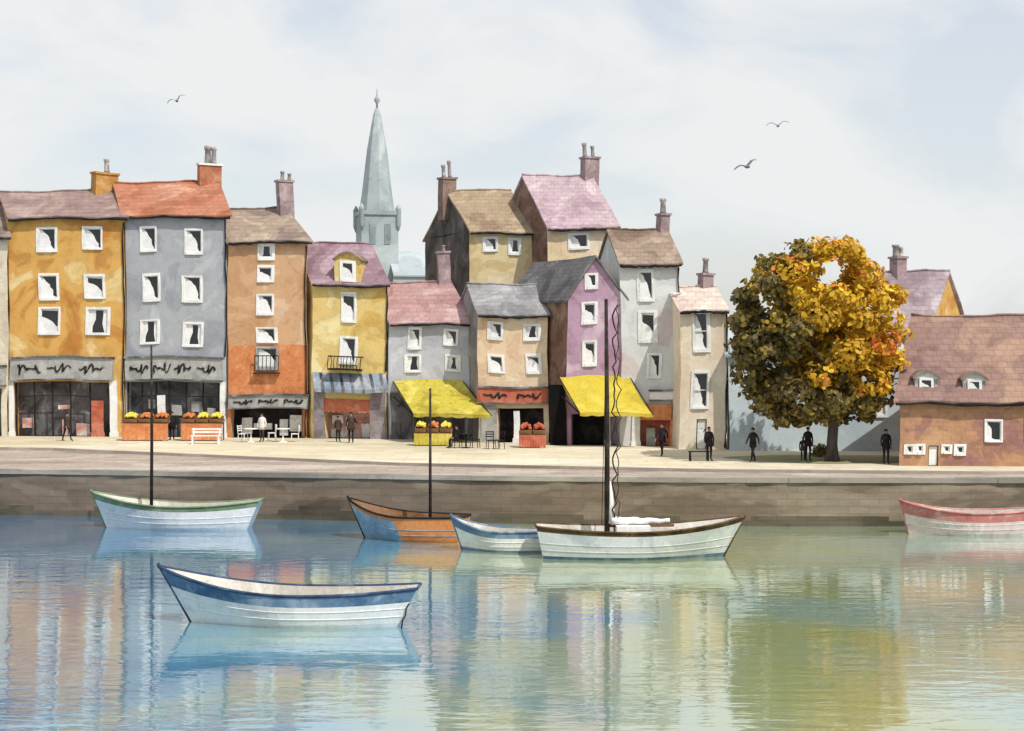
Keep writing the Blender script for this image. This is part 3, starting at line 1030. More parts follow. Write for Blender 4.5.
for a, b in zip(edge, edge[1:]):
    A, B = Vector((a[0], a[1] - 65.6, 0)), Vector((b[0], b[1] - 65.6, 0))
    n = max(1, int((B - A).length / 1.6))
    for i in range(n):
        p, q_ = A.lerp(B, i / n), A.lerp(B, (i + 1) / n)
        zt_ = 2.01 + R.uniform(-.012, .012)
        f = Vector((0, -.08 + R.uniform(-.02, .02), 0)); bk = Vector((0, .55, 0))
        lo, hi = Vector((0, 0, 1.80)), Vector((0, 0, zt_))
        mb.hexa([p + f + lo, q_ + f + lo, q_ + bk + lo, p + bk + lo, p + f + hi, q_ + f + hi, q_ + bk + hi, p + bk + hi])
mb.build('coping', cop, root)

# harbour water
m, nt, b = base_mat('harbour_water')
tc = nd(nt, 'ShaderNodeTexCoord')
sep = nd(nt, 'ShaderNodeSeparateXYZ')
nt.links.new(tc.outputs['Object'], sep.inputs[0])
n1 = nd(nt, 'ShaderNodeTexNoise', i_Scale=0.12, i_Detail=3.0, i_Distortion=0.8)
nt.links.new(tc.outputs['Object'], n1.inputs['Vector'])
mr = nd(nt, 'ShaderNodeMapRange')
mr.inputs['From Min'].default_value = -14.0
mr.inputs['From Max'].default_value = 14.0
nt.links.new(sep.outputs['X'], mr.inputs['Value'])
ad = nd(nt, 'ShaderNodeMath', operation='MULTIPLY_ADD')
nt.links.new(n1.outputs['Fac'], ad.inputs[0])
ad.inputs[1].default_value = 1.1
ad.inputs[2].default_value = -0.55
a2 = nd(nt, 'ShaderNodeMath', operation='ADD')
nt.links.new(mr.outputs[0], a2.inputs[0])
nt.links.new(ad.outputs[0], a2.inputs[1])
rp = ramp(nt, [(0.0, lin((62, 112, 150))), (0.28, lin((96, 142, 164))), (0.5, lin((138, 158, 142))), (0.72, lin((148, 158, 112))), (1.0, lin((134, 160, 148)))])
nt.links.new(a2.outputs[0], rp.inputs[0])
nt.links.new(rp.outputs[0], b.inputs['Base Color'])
mp = nd(nt, 'ShaderNodeMapping')
mp.inputs['Scale'].default_value = (0.55, 1.5, 1)
nt.links.new(tc.outputs['Object'], mp.inputs[0])
n2 = nd(nt, 'ShaderNodeTexNoise', i_Scale=1.3, i_Detail=3.0, i_Roughness=0.5, i_Distortion=0.4)
nt.links.new(mp.outputs[0], n2.inputs['Vector'])
bp = nd(nt, 'ShaderNodeBump')
bp.inputs['Strength'].default_value = 0.22
bp.inputs['Distance'].default_value = 0.06
nt.links.new(n2.outputs['Fac'], bp.inputs['Height'])
nt.links.new(bp.outputs[0], b.inputs['Normal'])
b.inputs['Roughness'].default_value = 0.05
b.inputs['IOR'].default_value = 1.5
b.inputs['Coat Weight'].default_value = 0.8
b.inputs['Coat IOR'].default_value = 1.5
b.inputs['Coat Roughness'].default_value = 0.03
nt.links.new(bp.outputs[0], b.inputs['Coat Normal'])
b.inputs['Specular IOR Level'].default_value = 0.5
mb = MB()
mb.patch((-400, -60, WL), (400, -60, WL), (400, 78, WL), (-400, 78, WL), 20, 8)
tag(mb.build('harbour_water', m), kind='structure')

# lawn patch below the tree
mb = MB()
pts = []
tb = gp(828, 459)
for i in range(40):
    w = 2 * math.pi * i / 40
    r = 1 + 0.08 * math.sin(3 * w) + .05 * math.sin(7 * w + 1)
    pts.append((tb.x + 4.6 * r * math.cos(w), tb.y + 2.6 * r * math.sin(w), 0.012))
mb.poly(pts)
tag(mb.build('lawn', grd), kind='structure')

# ------------------------------------------------------------------ tree
tr = empty('autumn_tree', gp(832, 461))
tag(tr, 'large round autumn tree, olive on the left and golden orange on the right', 'tree')
Yt = tr.location.y
st_ = F / Yt
bark = wash('bark', [(70, 62, 56), (92, 84, 78), (116, 106, 100)], s1=2.0, stretch=(1, 1, .3))
tk = MB()
tk.tube([(0, 0, -.1), (.02, 0, .25), (.0, 0, .8), (.06, 0, 1.6), (.0, .05, 2.6), (-.05, 0, 4.2), (-.1, 0, 6.2)], [.42, .30, .25, .24, .22, .16, .06], 10)
Rt = random.Random(5)
for i in range(13):
    w = i * 2.4
    z0 = 1.5 + i * 0.28
    L = Rt.uniform(2.2, 3.6)
    p0 = Vector((0, 0, z0)); p2 = Vector((math.cos(w) * L, math.sin(w) * L * .85, z0 + Rt.uniform(.8, 2.6)))
    p1 = p0.lerp(p2, .5) + Vector((0, 0, .3))
    tk.tube([p0, p1, p2], [.11, .07, .025], 6)
tk.build('trunk', bark, tr)


def leafm(n, c):
    m, nt, b = base_mat(n)
    c = lin(c)
    tc = nd(nt, 'ShaderNodeTexCoord')
    nz = nd(nt, 'ShaderNodeTexNoise', i_Scale=2.2, i_Detail=3.0)
    nt.links.new(tc.outputs['Object'], nz.inputs['Vector'])
    r_ = ramp(nt, [(.3, tuple(v * .72 for v in c)), (.7, tuple(min(.9, v * 1.2) for v in c))])
    nt.links.new(nz.outputs['Fac'], r_.inputs[0])
    tl = nd(nt, 'ShaderNodeBsdfTranslucent')
    mx = nd(nt, 'ShaderNodeMixShader')
    mx.inputs[0].default_value = 0.3
    nt.links.new(r_.outputs[0], b.inputs['Base Color'])
    nt.links.new(r_.outputs[0], tl.inputs['Color'])
    nt.links.new(b.outputs[0], mx.inputs[1])
    nt.links.new(tl.outputs[0], mx.inputs[2])
    nt.links.new(mx.outputs[0], nt.nodes['Material Output'].inputs[0])
    b.inputs['Roughness'].default_value = 0.7
    return m


LM = [leafm('leaf_dark_olive', (108, 98, 66)), leafm('leaf_olive', (146, 126, 64)), leafm('leaf_ochre', (200, 160, 58)),
      leafm('leaf_gold', (216, 172, 52)), leafm('leaf_yellow', (228, 196, 66)), leafm('leaf_orange', (208, 136, 62)), leafm('leaf_red', (212, 112, 60))]
CR = MB()
ctr = Vector(((817 - 832) / st_, 0, EYE - (337 - HY) / F * Yt))
RX, RY, RZ = 96 / st_, 78 / st_, 110 / st_
clumps = []
for i in range(3000):
    v = Vector((Rt.gauss(0, 1), Rt.gauss(0, 1), Rt.gauss(0, 1))).normalized() * (Rt.random() ** .38)
    r = Rt.uniform(.6, 1.1)
    p = Vector((v.x * (RX - r * .8), v.y * (RY - r * .8), v.z * (RZ - r * .8)))
    if all((p - q_).length > .60 * (r + s2) for q_, s2 in clumps):
        clumps.append((p, r))
    if len(clumps) > 190:
        break
for p, r in clumps:
    nx, nz = p.x / RX, p.z / RZ
    g = nx * 1.0 + nz * .30 + .06 + Rt.uniform(-.20, .20)  # darker palettes left and low put shade into the autumn leaf colours
    if nz < -.48 + .12 * max(0, nx) or (nx < -.1 and nz > .62):
        pal = [0, 0, 1, 1]
    elif g < -.38:
        pal = [0, 0, 1]
    elif g < -.08:
        pal = [1, 1, 2, 0] if Rt.random() < .6 else [2, 2, 1, 1]
    else:
        k = Rt.random()
        pal = [3, 4, 3, 2] if k < .45 else ([5, 3, 2, 3, 4] if k < .85 else [3, 2, 2])
        if nx > .3 and -.35 < nz < .0 and k < .6:
            pal = [6, 5, 5, 3]
    nl = int(330 * r * r) + 40
    for j in range(nl):
        d = Vector((Rt.gauss(0, 1), Rt.gauss(0, 1), Rt.gauss(0, 1))).normalized()
        q_ = ctr + p + Vector((d.x, d.y, d.z * .8)) * r * (0.55 + .5 * Rt.random())
        nrm = (d + Vector((Rt.gauss(0, .5), Rt.gauss(0, .5), Rt.gauss(0, .5) + .2))).normalized()
        a = nrm.orthogonal().normalized()
        a = (Matrix.Rotation(Rt.uniform(0, 6.28), 3, nrm) @ a)
        b_ = nrm.cross(a)
        if q_.z < 1.75 + .3 * noise.noise(q_ * .8):
            continue
        if noise.noise(q_ * .62 + Vector((3.3, 1.7, 8.1))) + .35 * noise.noise(q_ * 1.9) > .20:
            continue
        sz = Rt.uniform(.09, .18)
        mi = Rt.choice(pal)
        CR.poly([q_ - a * sz, q_ - a * sz * .4 - b_ * sz * .6, q_ + a * sz * .5 - b_ * sz * .55, q_ + a * sz * 1.1, q_ + a * sz * .5 + b_ * sz * .55, q_ - a * sz * .4 + b_ * sz * .6], mi)
CR.build('crown', LM, tr)


def bush(px, py, w, h, label):
    o = empty('bush', gp(px, py))
    tag(o, label, 'bush')
    mb = MB()
    for i in range(420):
        d = Vector((Rt.gauss(0, 1), Rt.gauss(0, 1), abs(Rt.gauss(0, 1)))).normalized()
        q_ = Vector((d.x * w, d.y * w, d.z * h)) * (.5 + .5 * Rt.random()) + Vector((0, 0, .08))
        n = (d + Vector((Rt.gauss(0, .5), Rt.gauss(0, .5), .3))).normalized()
        a = n.orthogonal().normalized(); b_ = n.cross(a); sz = .08
        mb.poly([q_ - a * sz, q_ - b_ * sz * .6, q_ + a * sz, q_ + b_ * sz * .6], Rt.choice([0, 1, 1]))
    mb.build('foliage', [LM[0], LM[1]], o)


bush(820, 457, .45, .6, 'small dark bush beside the couple under the tree')

# ------------------------------------------------------------------ boats
INN = wash('boat_inside_paint', [(196, 190, 178), (214, 208, 198), (226, 222, 214)], s1=1.0)


def boat(name, label, px, Y, yaw, L, B, fb, fm, fs, rb, rs_, tw, hullm, strake, rail, inner=None, split=None, sf=.72, boot=None):
    """bow towards local -x"""
    Y, L, B, fb, fm, fs = [v * 1.0194 for v in (Y, L, B, fb, fm, fs)]
    root = empty(name, ((px - CX) / F * Y, Y, WL), yaw)
    tag(root, label, 'boat', 'boats moored in the harbour')
    N = 28
    fr = [1.0, sf, .5, .28, .1, 0.0]
    yf = [1.0, .985, .965, .93, .88, .83]

    def stn(t):
        if t < .5:
            w = B / 2 * (1 - (1 - t / .5) ** 2.1) ** .85
        else:
            w = B / 2 * (1 - (1 - tw) * ((t - .5) / .5) ** 2)
        w = max(w, .02)
        z = fm + (fb - fm) * ((.56 - t) / .56) ** 2 if t < .56 else fm + (fs - fm) * ((t - .56) / .44) ** 2
        return w, z

    def pt(t, row, sg, inset=0.0):
        w, z = stn(t)
        f = fr[row] if row < len(fr) else 0
        xw = -L / 2 + rb + (L - rb - rs_) * t
        xg = -L / 2 + L * t
        bow = max(0, 1 - t * 2.2)
        yy = yf[row] if row < len(fr) else .4
        yy = yy * (1 - bow * .55 * (1 - f))
        return Vector((xw + (xg - xw) * f, sg * max(0.012, w * yy - inset), z * f))

    def side(mb, rows, mi=lambda t, r: 0):
        for sg in (-1, 1):
            for i in range(N):
                t0, t1 = i / N, (i + 1) / N
                for r in rows:
                    q_ = [pt(t0, r + 1, sg), pt(t1, r + 1, sg), pt(t1, r, sg), pt(t0, r, sg)]
                    if sg > 0:
                        q_.reverse()
                    mb.poly(q_, mi((t0 + t1) / 2, r), True)
    hb = MB()
    mats = [hullm]
    if split:
        mats.append(split[1])
    mats.append(boot or hullm)
    side(hb, [1, 2, 3, 4], lambda t, r: (len(mats) - 1 if r == 4 and boot else (1 if split and t > split[0] else 0)))
    # below water and transom
    for sg in (-1, 1):
        for i in range(N):
            t0, t1 = i / N, (i + 1) / N
            a, b_ = pt(t0, 5, sg), pt(t1, 5, sg)
            c, d = Vector((b_.x, 0, -.35)), Vector((a.x, 0, -.35))
            q_ = [d, c, b_, a]
            if sg > 0:
                q_.reverse()
            hb.poly(q_, 0, True)
    tp = [pt(1, r, -1) for r in range(6)] + [pt(1, r, 1) for r in reversed(range(6))]
    hb.poly(tp, 1 if split else 0)
    for sg in (-1, 1):
        for r_ in (2, 3):
            hb.tube([pt(i / N, r_, sg) for i in range(N + 1)], .016, 5)
    ho = hb.build('hull', mats, root)
    ss = MB()
    side(ss, [0])
    ss.build('sheer_strake', strake, root)
    # inside shell and floor
    im = MB()
    for sg in (-1, 1):
        for i in range(N):
            t0, t1 = i / N, (i + 1) / N
            for r in (0, 1, 2):
                q_ = [pt(t0, r, sg, .05), pt(t1, r, sg, .05), pt(t1, r + 1, sg, .05), pt(t0, r + 1, sg, .05)]
                if sg > 0:
                    q_.reverse()
                im.poly(q_, 0, True)
    for i in range(N):
        t0, t1 = i / N, (i + 1) / N
        im.poly([pt(t0, 3, -1, .05), pt(t1, 3, -1, .05), pt(t1, 3, 1, .05), pt(t0, 3, 1, .05)], 0)
    im.build('inner_hull', inner or INN, root)
    rl = MB()
    for sg in (-1, 1):
        rl.tube([pt(i / N, 0, sg) + Vector((0, 0, .01)) for i in range(N + 1)], .045, 6)
    rl.tube([pt(1, 0, -1), pt(1, 0, 1)], .045, 6)
    rl.build('gunwale', rail, root)
    for t in (.38, .6, .82):
        w, z = stn(t)
        x = -L / 2 + L * t
        th = MB()
        th.box(x - .13, x + .13, -w * .80 + .05, w * .80 - .05, z * .66, z * .66 + .04)
        th.build('thwart', M['wood'], root)
    st = MB()
    st.tube([pt(0, 5, 1) * 1.0 + Vector((0, 0, -.1)), (-L / 2 + rb * .45, 0, fb * .55), (-L / 2 - .02, 0, fb + .09)], [.03, .04, .05], 6)
    st.build('stem', rail, root)
    return root, stn


def local(root, px, py, dY=0):
    w = P(px, py, root.location.y + dY) - root.location
    c, n = math.cos(-root.rotation_euler.z), math.sin(-root.rotation_euler.z)
    return Vector((w.x * c - w.y * n, w.x * n + w.y * c, w.z))


green = wash('green_boat_paint', [(96, 122, 78), (116, 142, 94), (140, 160, 118)], s1=1.0)
blue = wash('blue_boat_paint', [(64, 100, 142), (86, 122, 160), (126, 152, 182)], s1=1.0, tide=.2)
paleblue = wash('pale_blue_boat_paint', [(104, 140, 172), (128, 158, 186), (158, 180, 200)], s1=1.0)
pinkw = wash('pink_white_boat_paint', [(222, 176, 168), (230, 204, 198), (236, 222, 218)], s1=.8)
navy = wash('navy_boat_rail', [(44, 60, 88), (58, 78, 108), (84, 104, 132)], s1=1.0)
orng = wash('orange_boat_paint', [(224, 112, 40), (236, 134, 60), (240, 154, 86)], s1=1.0)
darkrail = wash('brown_boat_rail', [(74, 58, 40), (96, 76, 52), (116, 96, 70)], s1=1.5)
pinkp = wash('red_boat_paint', [(188, 92, 86), (206, 112, 104), (220, 146, 136)], s1=1.0)
bwhite = wash('white_boat_paint', [(214, 214, 214), (234, 234, 232), (242, 242, 240)], s1=.7, tide=.06, rough=.6)
bgrey = wash('greyed_white_boat_paint', [(176, 188, 200), (208, 214, 222), (232, 236, 240)], s1=.45, tide=.08, rough=.6)

# 1 white with green
b1, _ = boat('sailing_boat', 'white boat with green gunwale and bare dark mast, moored at the left against the quay', 176, 64.6, -0.05, 6.95, 2.0, 1.45, .92, 1.15, .65, .5, .5, bwhite, green, green, sf=.8)
mb = MB()
t, bt = local(b1, 151, 345), local(b1, 151, 505)
mb.tube([(bt.x, 0, .2), (bt.x + .02, 0, t.z * .5), (t.x, 0, t.z)], [.075, .065, .04], 8)
mb.build('mast', M['mastdark'], b1)
# 2 orange and blue
b2, _ = boat('sailing_boat', 'orange and blue boat with short dark mast, its bow pointing left', 406, 61.0, -0.30, 4.8, 1.9, 1.5, .92, .95, .75, .15, .62, paleblue, orng, M['ink'], split=(.46, orng), sf=.84, inner=M['wood'])
mb = MB()
t, bt = local(b2, 433, 388), local(b2, 433, 515)
mb.tube([(bt.x, 0, .2), (t.x, 0, t.z)], [.07, .045], 8)
mb.build('mast', M['mastdark'], b2)
# 3 dinghy
b3, _ = boat('dinghy', 'small blue and white dinghy squeezed between the orange boat and big sailing boat', 499, 57.9, -0.16, 3.55, 1.5, 1.2, .72, .75, .45, .1, .6, bwhite, blue, blue, sf=.70, boot=paleblue)
# 4 sailing boat, bow right (local -x turned about)
b4, _ = boat('sailing_boat', 'large white sailing boat with brown gunwale, tall rigged mast and furled sail', 641, 56.2, math.pi + 0.03, 7.4, 2.3, 1.42, .96, 1.12, .85, .25, .5, bgrey, darkrail, darkrail, sf=.86, boot=blue)
t, bt = local(b4, 606, 299), local(b4, 607, 525)
mb = MB()
mb.tube([(bt.x, 0, .2), (bt.x, 0, t.z * .5), (t.x, 0, t.z)], [.1, .09, .06], 8)
mb.build('mast', M['mastdark'], b4)
mb = MB()
for x, r, ph in ((bt.x - .16, .03, 0), (bt.x - .3, .02, 2)):
    n = 40
    mb.tube([(x - .12 * abs(math.sin(i * .75 + ph)) - (.10 if i % 5 == 0 else 0), .1 * math.sin(i * .5), .9 + (t.z - 1.1) * i / n) for i in range(n + 1)], r, 5)
mb.build('halyard', M['mastdark'], b4)
mb = MB()
n = 16
mb.tube([(bt.x - .15 - 2.1 * i / n, 0, 1.28 + .02 * math.sin(i * 1.3)) for i in range(n + 1)], [.16 * (1 - .55 * i / n) * (1 + .07 * math.sin(i * 2.1)) for i in range(n + 1)], 8)
mb.tube([(bt.x - .12, -.05, 1.2), (bt.x - .15, -.05, 2.0), (bt.x - .11, -.05, 2.7)], [.16, .11, .03], 8)
mb.build('furled_sail', bwhite, b4)
mb = MB()
mb.tube([(bt.x, 0, 1.1), (bt.x - 2.4, 0, 1.12)], .05, 8)
mb.build('boom', M['wood'], b4)
mb = MB()
mb.box(bt.x - 1.5, bt.x - .3, -.55, .55, .8, 1.14, 0)
mb.build('cabin', bwhite, b4)
mb = MB()
for sg in (-1, 1):
    mb.tube([(bt.x, 0, t.z - .4), (bt.x + .1, sg * 1.1, 1.0)], .012, 4)
mb.build('shroud', M['mastdark'], b4)
# 5 front boat
b5, _ = boat('rowing_boat', 'blue and white open rowing boat alone in the foreground water', 288, 43.2, -0.06, 7.1, 1.9, 1.5, .86, 1.02, .95, .55, .45, bwhite, blue, navy, sf=.66)
rp_ = MB()
p0 = Vector((3.5, -.3, 1.05))
rp_.tube([p0 + Vector((.02 * math.sin(i * 2.1) - .03 * i, -.03 * i, -.105 * i)) for i in range(11)], .022, 5)
rp_.build('rope', M['mastdark'], b5)
# 6 red boat
b6, _ = boat('rowing_boat', 'faded red and white rowing boat by the quay at the right edge', 967, 62.6, -0.04, 5.2, 1.7, 1.3, .86, 1.0, .35, .3, .55, pinkw, pinkp, pinkp, sf=.62)


# ------------------------------------------------------------------ people
def person(px, py, label, pose='stand', face=0.0, top='cloth_dark', z=0.0, h=1.58, pos=None):
    k = h / 1.72
    V, E, RD = [], [], []

    def add(p, r, par=None):
        V.append(Vector(p) * k)
        RD.append(r * k)
        if par is not None:
            E.append((par, len(V) - 1))
        return len(V) - 1
    sit = pose == 'sit'
    pz = .52 if sit else .95
    dz = pz - .95
    pel = add((0, 0, pz), .135)
    sp = add((0, .0, 1.15 + dz), .125, pel)
    chs = add((0, .01, 1.36 + dz), .15, sp)
    nk = add((0, 0, 1.50 + dz), .055, chs)
    hd = add((0, -.015, 1.58 + dz), .082, nk)
    ht = add((0, -.005, 1.67 + dz), .075, hd)
    add((0, -.115, 1.60 + dz), .014, hd)
    hands = []
    for sg in (-1, 1):
        sw = (.22 if pose == 'walk' else .03) * sg
        s0 = add((sg * .18, .01, 1.42 + dz), .06, chs)
        el = add((sg * .25, .02 + sw * .5, 1.14 + dz), .045, s0)
        if sit:
            wr = add((sg * .17, -.26, 1.02 + dz), .03, el); d = Vector((0, -1, -.1))
        elif pose == 'point' and sg > 0:
            wr = add((sg * .46, -.1, 1.2 + dz), .03, el); d = Vector((.8, -.3, .2))
        else:
            wr = add((sg * .25, -.05 + sw, .9 + dz), .03, el); d = Vector((0, -.15, -1))
        w = V[wr] / k
        pm = add(w + d * .07, .03, wr)
        hands.append(w + d * .08)
        side = Vector((0, 1, 0)) if abs(d.z) > .5 else Vector((1, 0, 0))
        for j, ln in enumerate((.07, .085, .08, .06)):
            add(w + d * (.09 + ln) + side * (.014 * (j - 1.5) * 1.3) + Vector((0, -.012, 0)), .009, pm)
        add(w + d * .09 - side * .05, .01, pm)
        hp = add((sg * .09, 0, .9 + dz), .09, pel)
        if sit:
            kn = add((sg * .11, -.42, .5), .062, hp)
            an = add((sg * .11, -.40, .09), .042, kn)
            add((sg * .12, -.58, .045), .035, an)
        else:
            st = (.26 if pose == 'walk' else .02) * -sg
            kn = add((sg * .10, -.03 + st * .6, .5), .062, hp)
            an = add((sg * .10, .03 + st * 1.1, .09), .042, kn)
            add((sg * .12, -.16 + st * 1.1, .045), .035, an)
    me = bpy.data.meshes.new('figure')
    me.from_pydata(V, E, [])
    o = bpy.data.objects.new('figure_tmp', me)
    COL.objects.link(o)
    o.modifiers.new('s', 'SKIN')
    for i, sv in enumerate(me.skin_vertices[0].data):
        sv.radius = (RD[i], RD[i] * (.72 if i in (1, 2) else 1))
        sv.use_root = (i == 0)
    md = o.modifiers.new('u', 'SUBSURF')
    md.levels = md.render_levels = 1
    dg = bpy.context.evaluated_depsgraph_get()
    dg.update()
    nm = bpy.data.meshes.new_from_object(o.evaluated_get(dg))
    bpy.data.objects.remove(o)
    nm.name = 'person'
    for mm in (M[top], M['skin'], M['cloth_brown'], M['ink']):
        nm.materials.append(mm)
    for p in nm.polygons:
        c = p.center / k
        p.use_smooth = True
        mi = 0
        if c.z > 1.49 + dz:
            mi = 1
        elif any((c - h_).length < .085 for h_ in hands):
            mi = 1
        elif c.z < .09:
            mi = 3
        elif c.z < (pz - .02) and not (abs(c.x) > .19 and c.z > .6):
            mi = 2 if top != 'cloth_dark' else 0
        p.material_index = mi
    ob = bpy.data.objects.new('person', nm)
    COL.objects.link(ob)
    ob.location = pos if pos is not None else gp(px, py, z)
    ob.rotation_euler = (0, 0, face)
    tag(ob, label, 'person', 'people on the quay')
    hb = MB()
    c = Vector((0, .012, 1.655 + dz)) * k
    hb.ell(c, .092 * k, .1 * k, .085 * k, 10, 6)
    hb.build('hair', M['hair'], ob)
    ct = MB()
    b0 = .50 if sit else .74
    fl = R.uniform(.0, .06)
    ct.lathe([(.15 + fl, b0), (.19 + fl, b0 + .01), (.185 + fl * .5, b0 + .2), (.165, 1.12 + dz), (.195, 1.36 + dz), (.15, 1.46 + dz), (.07, 1.51 + dz)], n=14)
    ct.v = [(x * k, y * k * .78, z * k) for x, y, z in ct.v]
    ct.build('coat', M[top] if top != 'cloth_dark' else (M['cloth_dark'] if 'black' in label else R.choice([M['cloth_dark'], M['cloth_brown'], M['cloth_navy']])), ob)
    ey = MB()
    for sg in (-1, 1):
        ey.ell(Vector((sg * .032, -.092, 1.625 + dz)) * k, .012 * k, .01 * k, .009 * k, 6, 4)
    ey.build('eyes', M['ink'], ob)
    return ob


person(67, 441, 'person in dark clothes walking past the ochre house shop', 'walk', .9)
person(172, 440, 'person in black standing between the two fruit stalls of the grey house', 'stand', .2)
person(262, 442, 'person in pale clothes standing by white tables of the black shopfront', 'stand', -.4, top='cloth_white')
person(338, 442, 'shorter of two dark figures at the red valanced shop', 'stand', .6, h=1.42)
person(351, 443, 'taller dark figure pointing right at the red valanced shop', 'point', .0, h=1.66)
person(662, 456, 'person in black by the orange corner shop', 'walk', -.5)
person(709, 461, 'person in black beside the low table by the cream house', 'stand', .3)
person(753, 462, 'person in black at the left end of the tree shade', 'walk', -.8)
person(808, 461, 'adult of the couple beside the bush under the tree', 'stand', .2)
person(803, 461, 'child standing next to an adult under the tree', 'stand', -.2, h=1.1)
person(886, 464, 'person in black standing alone between tree and inn', 'stand', .1)


# ------------------------------------------------------------------ furniture and stalls
def chair(px, py, face, label, mat, group):
    o = empty('cafe_chair', gp(px, py), face)
    tag(o, label, 'chair', group)
    mb = MB(); mb.box(-.21, .21, -.21, .21, .43, .47); mb.build('seat', mat, o)
    mb = MB()
    for z in (.6, .72, .84):
        mb.box(-.2, .2, .19, .215, z, z + .06)
    for x in (-.2, .2):
        mb.tube([(x, .2, .45), (x, .24, .92)], .02, 6)
    mb.build('backrest', mat, o)
    for x in (-.18, .18):
        for y in (-.18, .18):
            mb = MB(); mb.tube([(x, y, .43), (x * 1.15, y * 1.15, 0)], .02, 6); mb.build('leg', mat, o)
    return o


def table(px, py, label, mat, group):
    o = empty('cafe_table', gp(px, py))
    tag(o, label, 'table', group)
    mb = MB(); mb.lathe([(.36, .70), (.38, .715), (.38, .735), (.36, .745)], n=16); mb.build('tabletop', mat, o)
    mb = MB(); mb.lathe([(.24, 0), (.22, .03), (.05, .06), (.035, .5), (.08, .70)], n=10); mb.build('pedestal', mat, o)
    return o


gW, gB = 'white cafe furniture by the black shop', 'black cafe furniture by the yellow awning'
table(251, 442, 'white round table left of the pale figure', M['white'], gW)
table(283, 442, 'white round table right of the pale figure', M['white'], gW)
chair(243, 442, 1.2, 'white chair at far left of the white tables', M['white'], gW)
chair(272, 441, -1.3, 'white chair between the pale figure and right hand white table', M['white'], gW)
chair(295, 442, -1.4, 'white chair facing left at the right hand white table', M['white'], gW)
ch_ = chair(457, 448, -1.2, 'black chair with a person sitting in it', M['ink'], gB)
person(0, 0, 'person in black sitting on a chair by the fruit under the lime awning', 'sit', -1.2, pos=ch_.location + Vector((0, 0, 0)))
table(466, 448, 'black round table in front of the seated person', M['ink'], gB)
chair(475, 448, 1.3, 'empty black chair facing the seated person', M['ink'], gB)
chair(491, 449, .3, 'black chair on the left in front of the grey pilaster', M['ink'], gB)
chair(499, 449, -.9, 'black chair on the right before the black shop entrance', M['ink'], gB)
# low table beside the cream house
o = empty('bench', gp(699, 461), .1)
tag(o, 'low black bench beside the person by the cream house', 'bench')
mb = MB()
for y in (-.16, -.05, .06):
    mb.box(-.5, .5, y, y + .09, .42, .46)
mb.build('seat', M['ink'], o)
for x in (-.42, .42):
    mb = MB(); mb.tube([(x, -.15, 0), (x, -.1, .42)], .03, 6); mb.tube([(x, .15, 0), (x, .1, .42)], .03, 6); mb.build('leg', M['ink'], o)
# white bench by the right-hand stall
o = empty('bench', gp(206, 444), .0)
tag(o, 'white slatted bench in front of the orange fruit stall', 'bench')
mb = MB()
for y in (-.2, -.06, .08):
    mb.box(-.8, .8, y, y + .11, .42, .46)
mb.build('seat', M['white'], o)
mb = MB()
for z in (.58, .74):
    mb.box(-.8, .8, .2, .23, z, z + .1)
mb.build('backrest', M['white'], o)
for x in (-.7, .7):
    mb = MB(); mb.box(x - .04, x + .04, -.18, -.1, 0, .42); mb.box(x - .04, x + .04, .15, .2, 0, .84); mb.build('leg', M['white'], o)

lemon = wash('lemon_fruit', [(214, 190, 26), (230, 208, 40), (238, 220, 80)], s1=3)
orfr = wash('orange_fruit', [(204, 96, 36), (220, 116, 48), (230, 140, 70)], s1=3)
redfr = wash('tomato_fruit', [(176, 66, 40), (198, 84, 54), (210, 110, 80)], s1=3)


def stall(px0, px1, py, skirt, tints, label, names, hgt=1.0, dep=1.0):
    a, b = gp(px0, py), gp(px1, py)
    W = b.x - a.x
    o = empty('market_stall', ((a.x + b.x) / 2, a.y, 0))
    tag(o, label, 'stall')
    mb = MB(); mb.hexa([(-W / 2, 0, hgt - .1), (W / 2, 0, hgt - .1), (W / 2, dep, hgt + .1), (-W / 2, dep, hgt + .1), (-W / 2, 0, hgt - .04), (W / 2, 0, hgt - .04), (W / 2, dep, hgt + .16), (-W / 2, dep, hgt + .16)])
    mb.build('counter', M['wood'], o)
    mb = MB()
    n = 20
    for i in range(n):
        x0, x1 = -W / 2 + W * i / n, -W / 2 + W * (i + 1) / n
        mb.patch((x0, -.02 - .03 * (i % 2), .06), (x1, -.02 - .03 * ((i + 1) % 2), .06), (x1, -.005, hgt - .05), (x0, -.005, hgt - .05), 1, 3)
    mb.build('skirt', skirt, o)
    for x in (-W / 2 + .08, W / 2 - .08):
        for y in (.12, dep - .1):
            mb = MB(); mb.box(x - .04, x + .04, y - .04, y + .04, 0, hgt - .06 + .2 * y / dep * .8); mb.build('leg', M['wood'], o)
    n = len(tints)
    for i, tn in enumerate(tints):
        x0 = -W / 2 + W * i / n + .04
        x1 = -W / 2 + W * (i + 1) / n - .04
        c = empty('fruit_crate', (o.location.x + (x0 + x1) / 2, o.location.y + .1, hgt + .02))
        c.rotation_euler = (.19, 0, 0)
        tag(c, names[i], 'crate', 'fruit crates on the stalls')
        w = (x1 - x0) / 2
        mb = MB()
        for p in ((-w, w, 0, .03, 0, .2), (-w, w, .72, .75, 0, .2), (-w, -w + .03, .03, .72, 0, .2), (w - .03, w, .03, .72, 0, .2), (-w + .03, w - .03, .03, .72, .0, .03)):
            mb.box(*p)
        mb.build('box', M['wood'], c)
        mb = MB()
        for _ in range(46):
            x, y = R.uniform(-w + .09, w - .09), R.uniform(.1, .66)
            mb.ell((x, y, .16 + .20 * (1 - (x / w) ** 2) * R.uniform(.5, 1) + .05), .085, .085, .08, 7, 5)
        mb.build('fruit', tn, c)
    return o


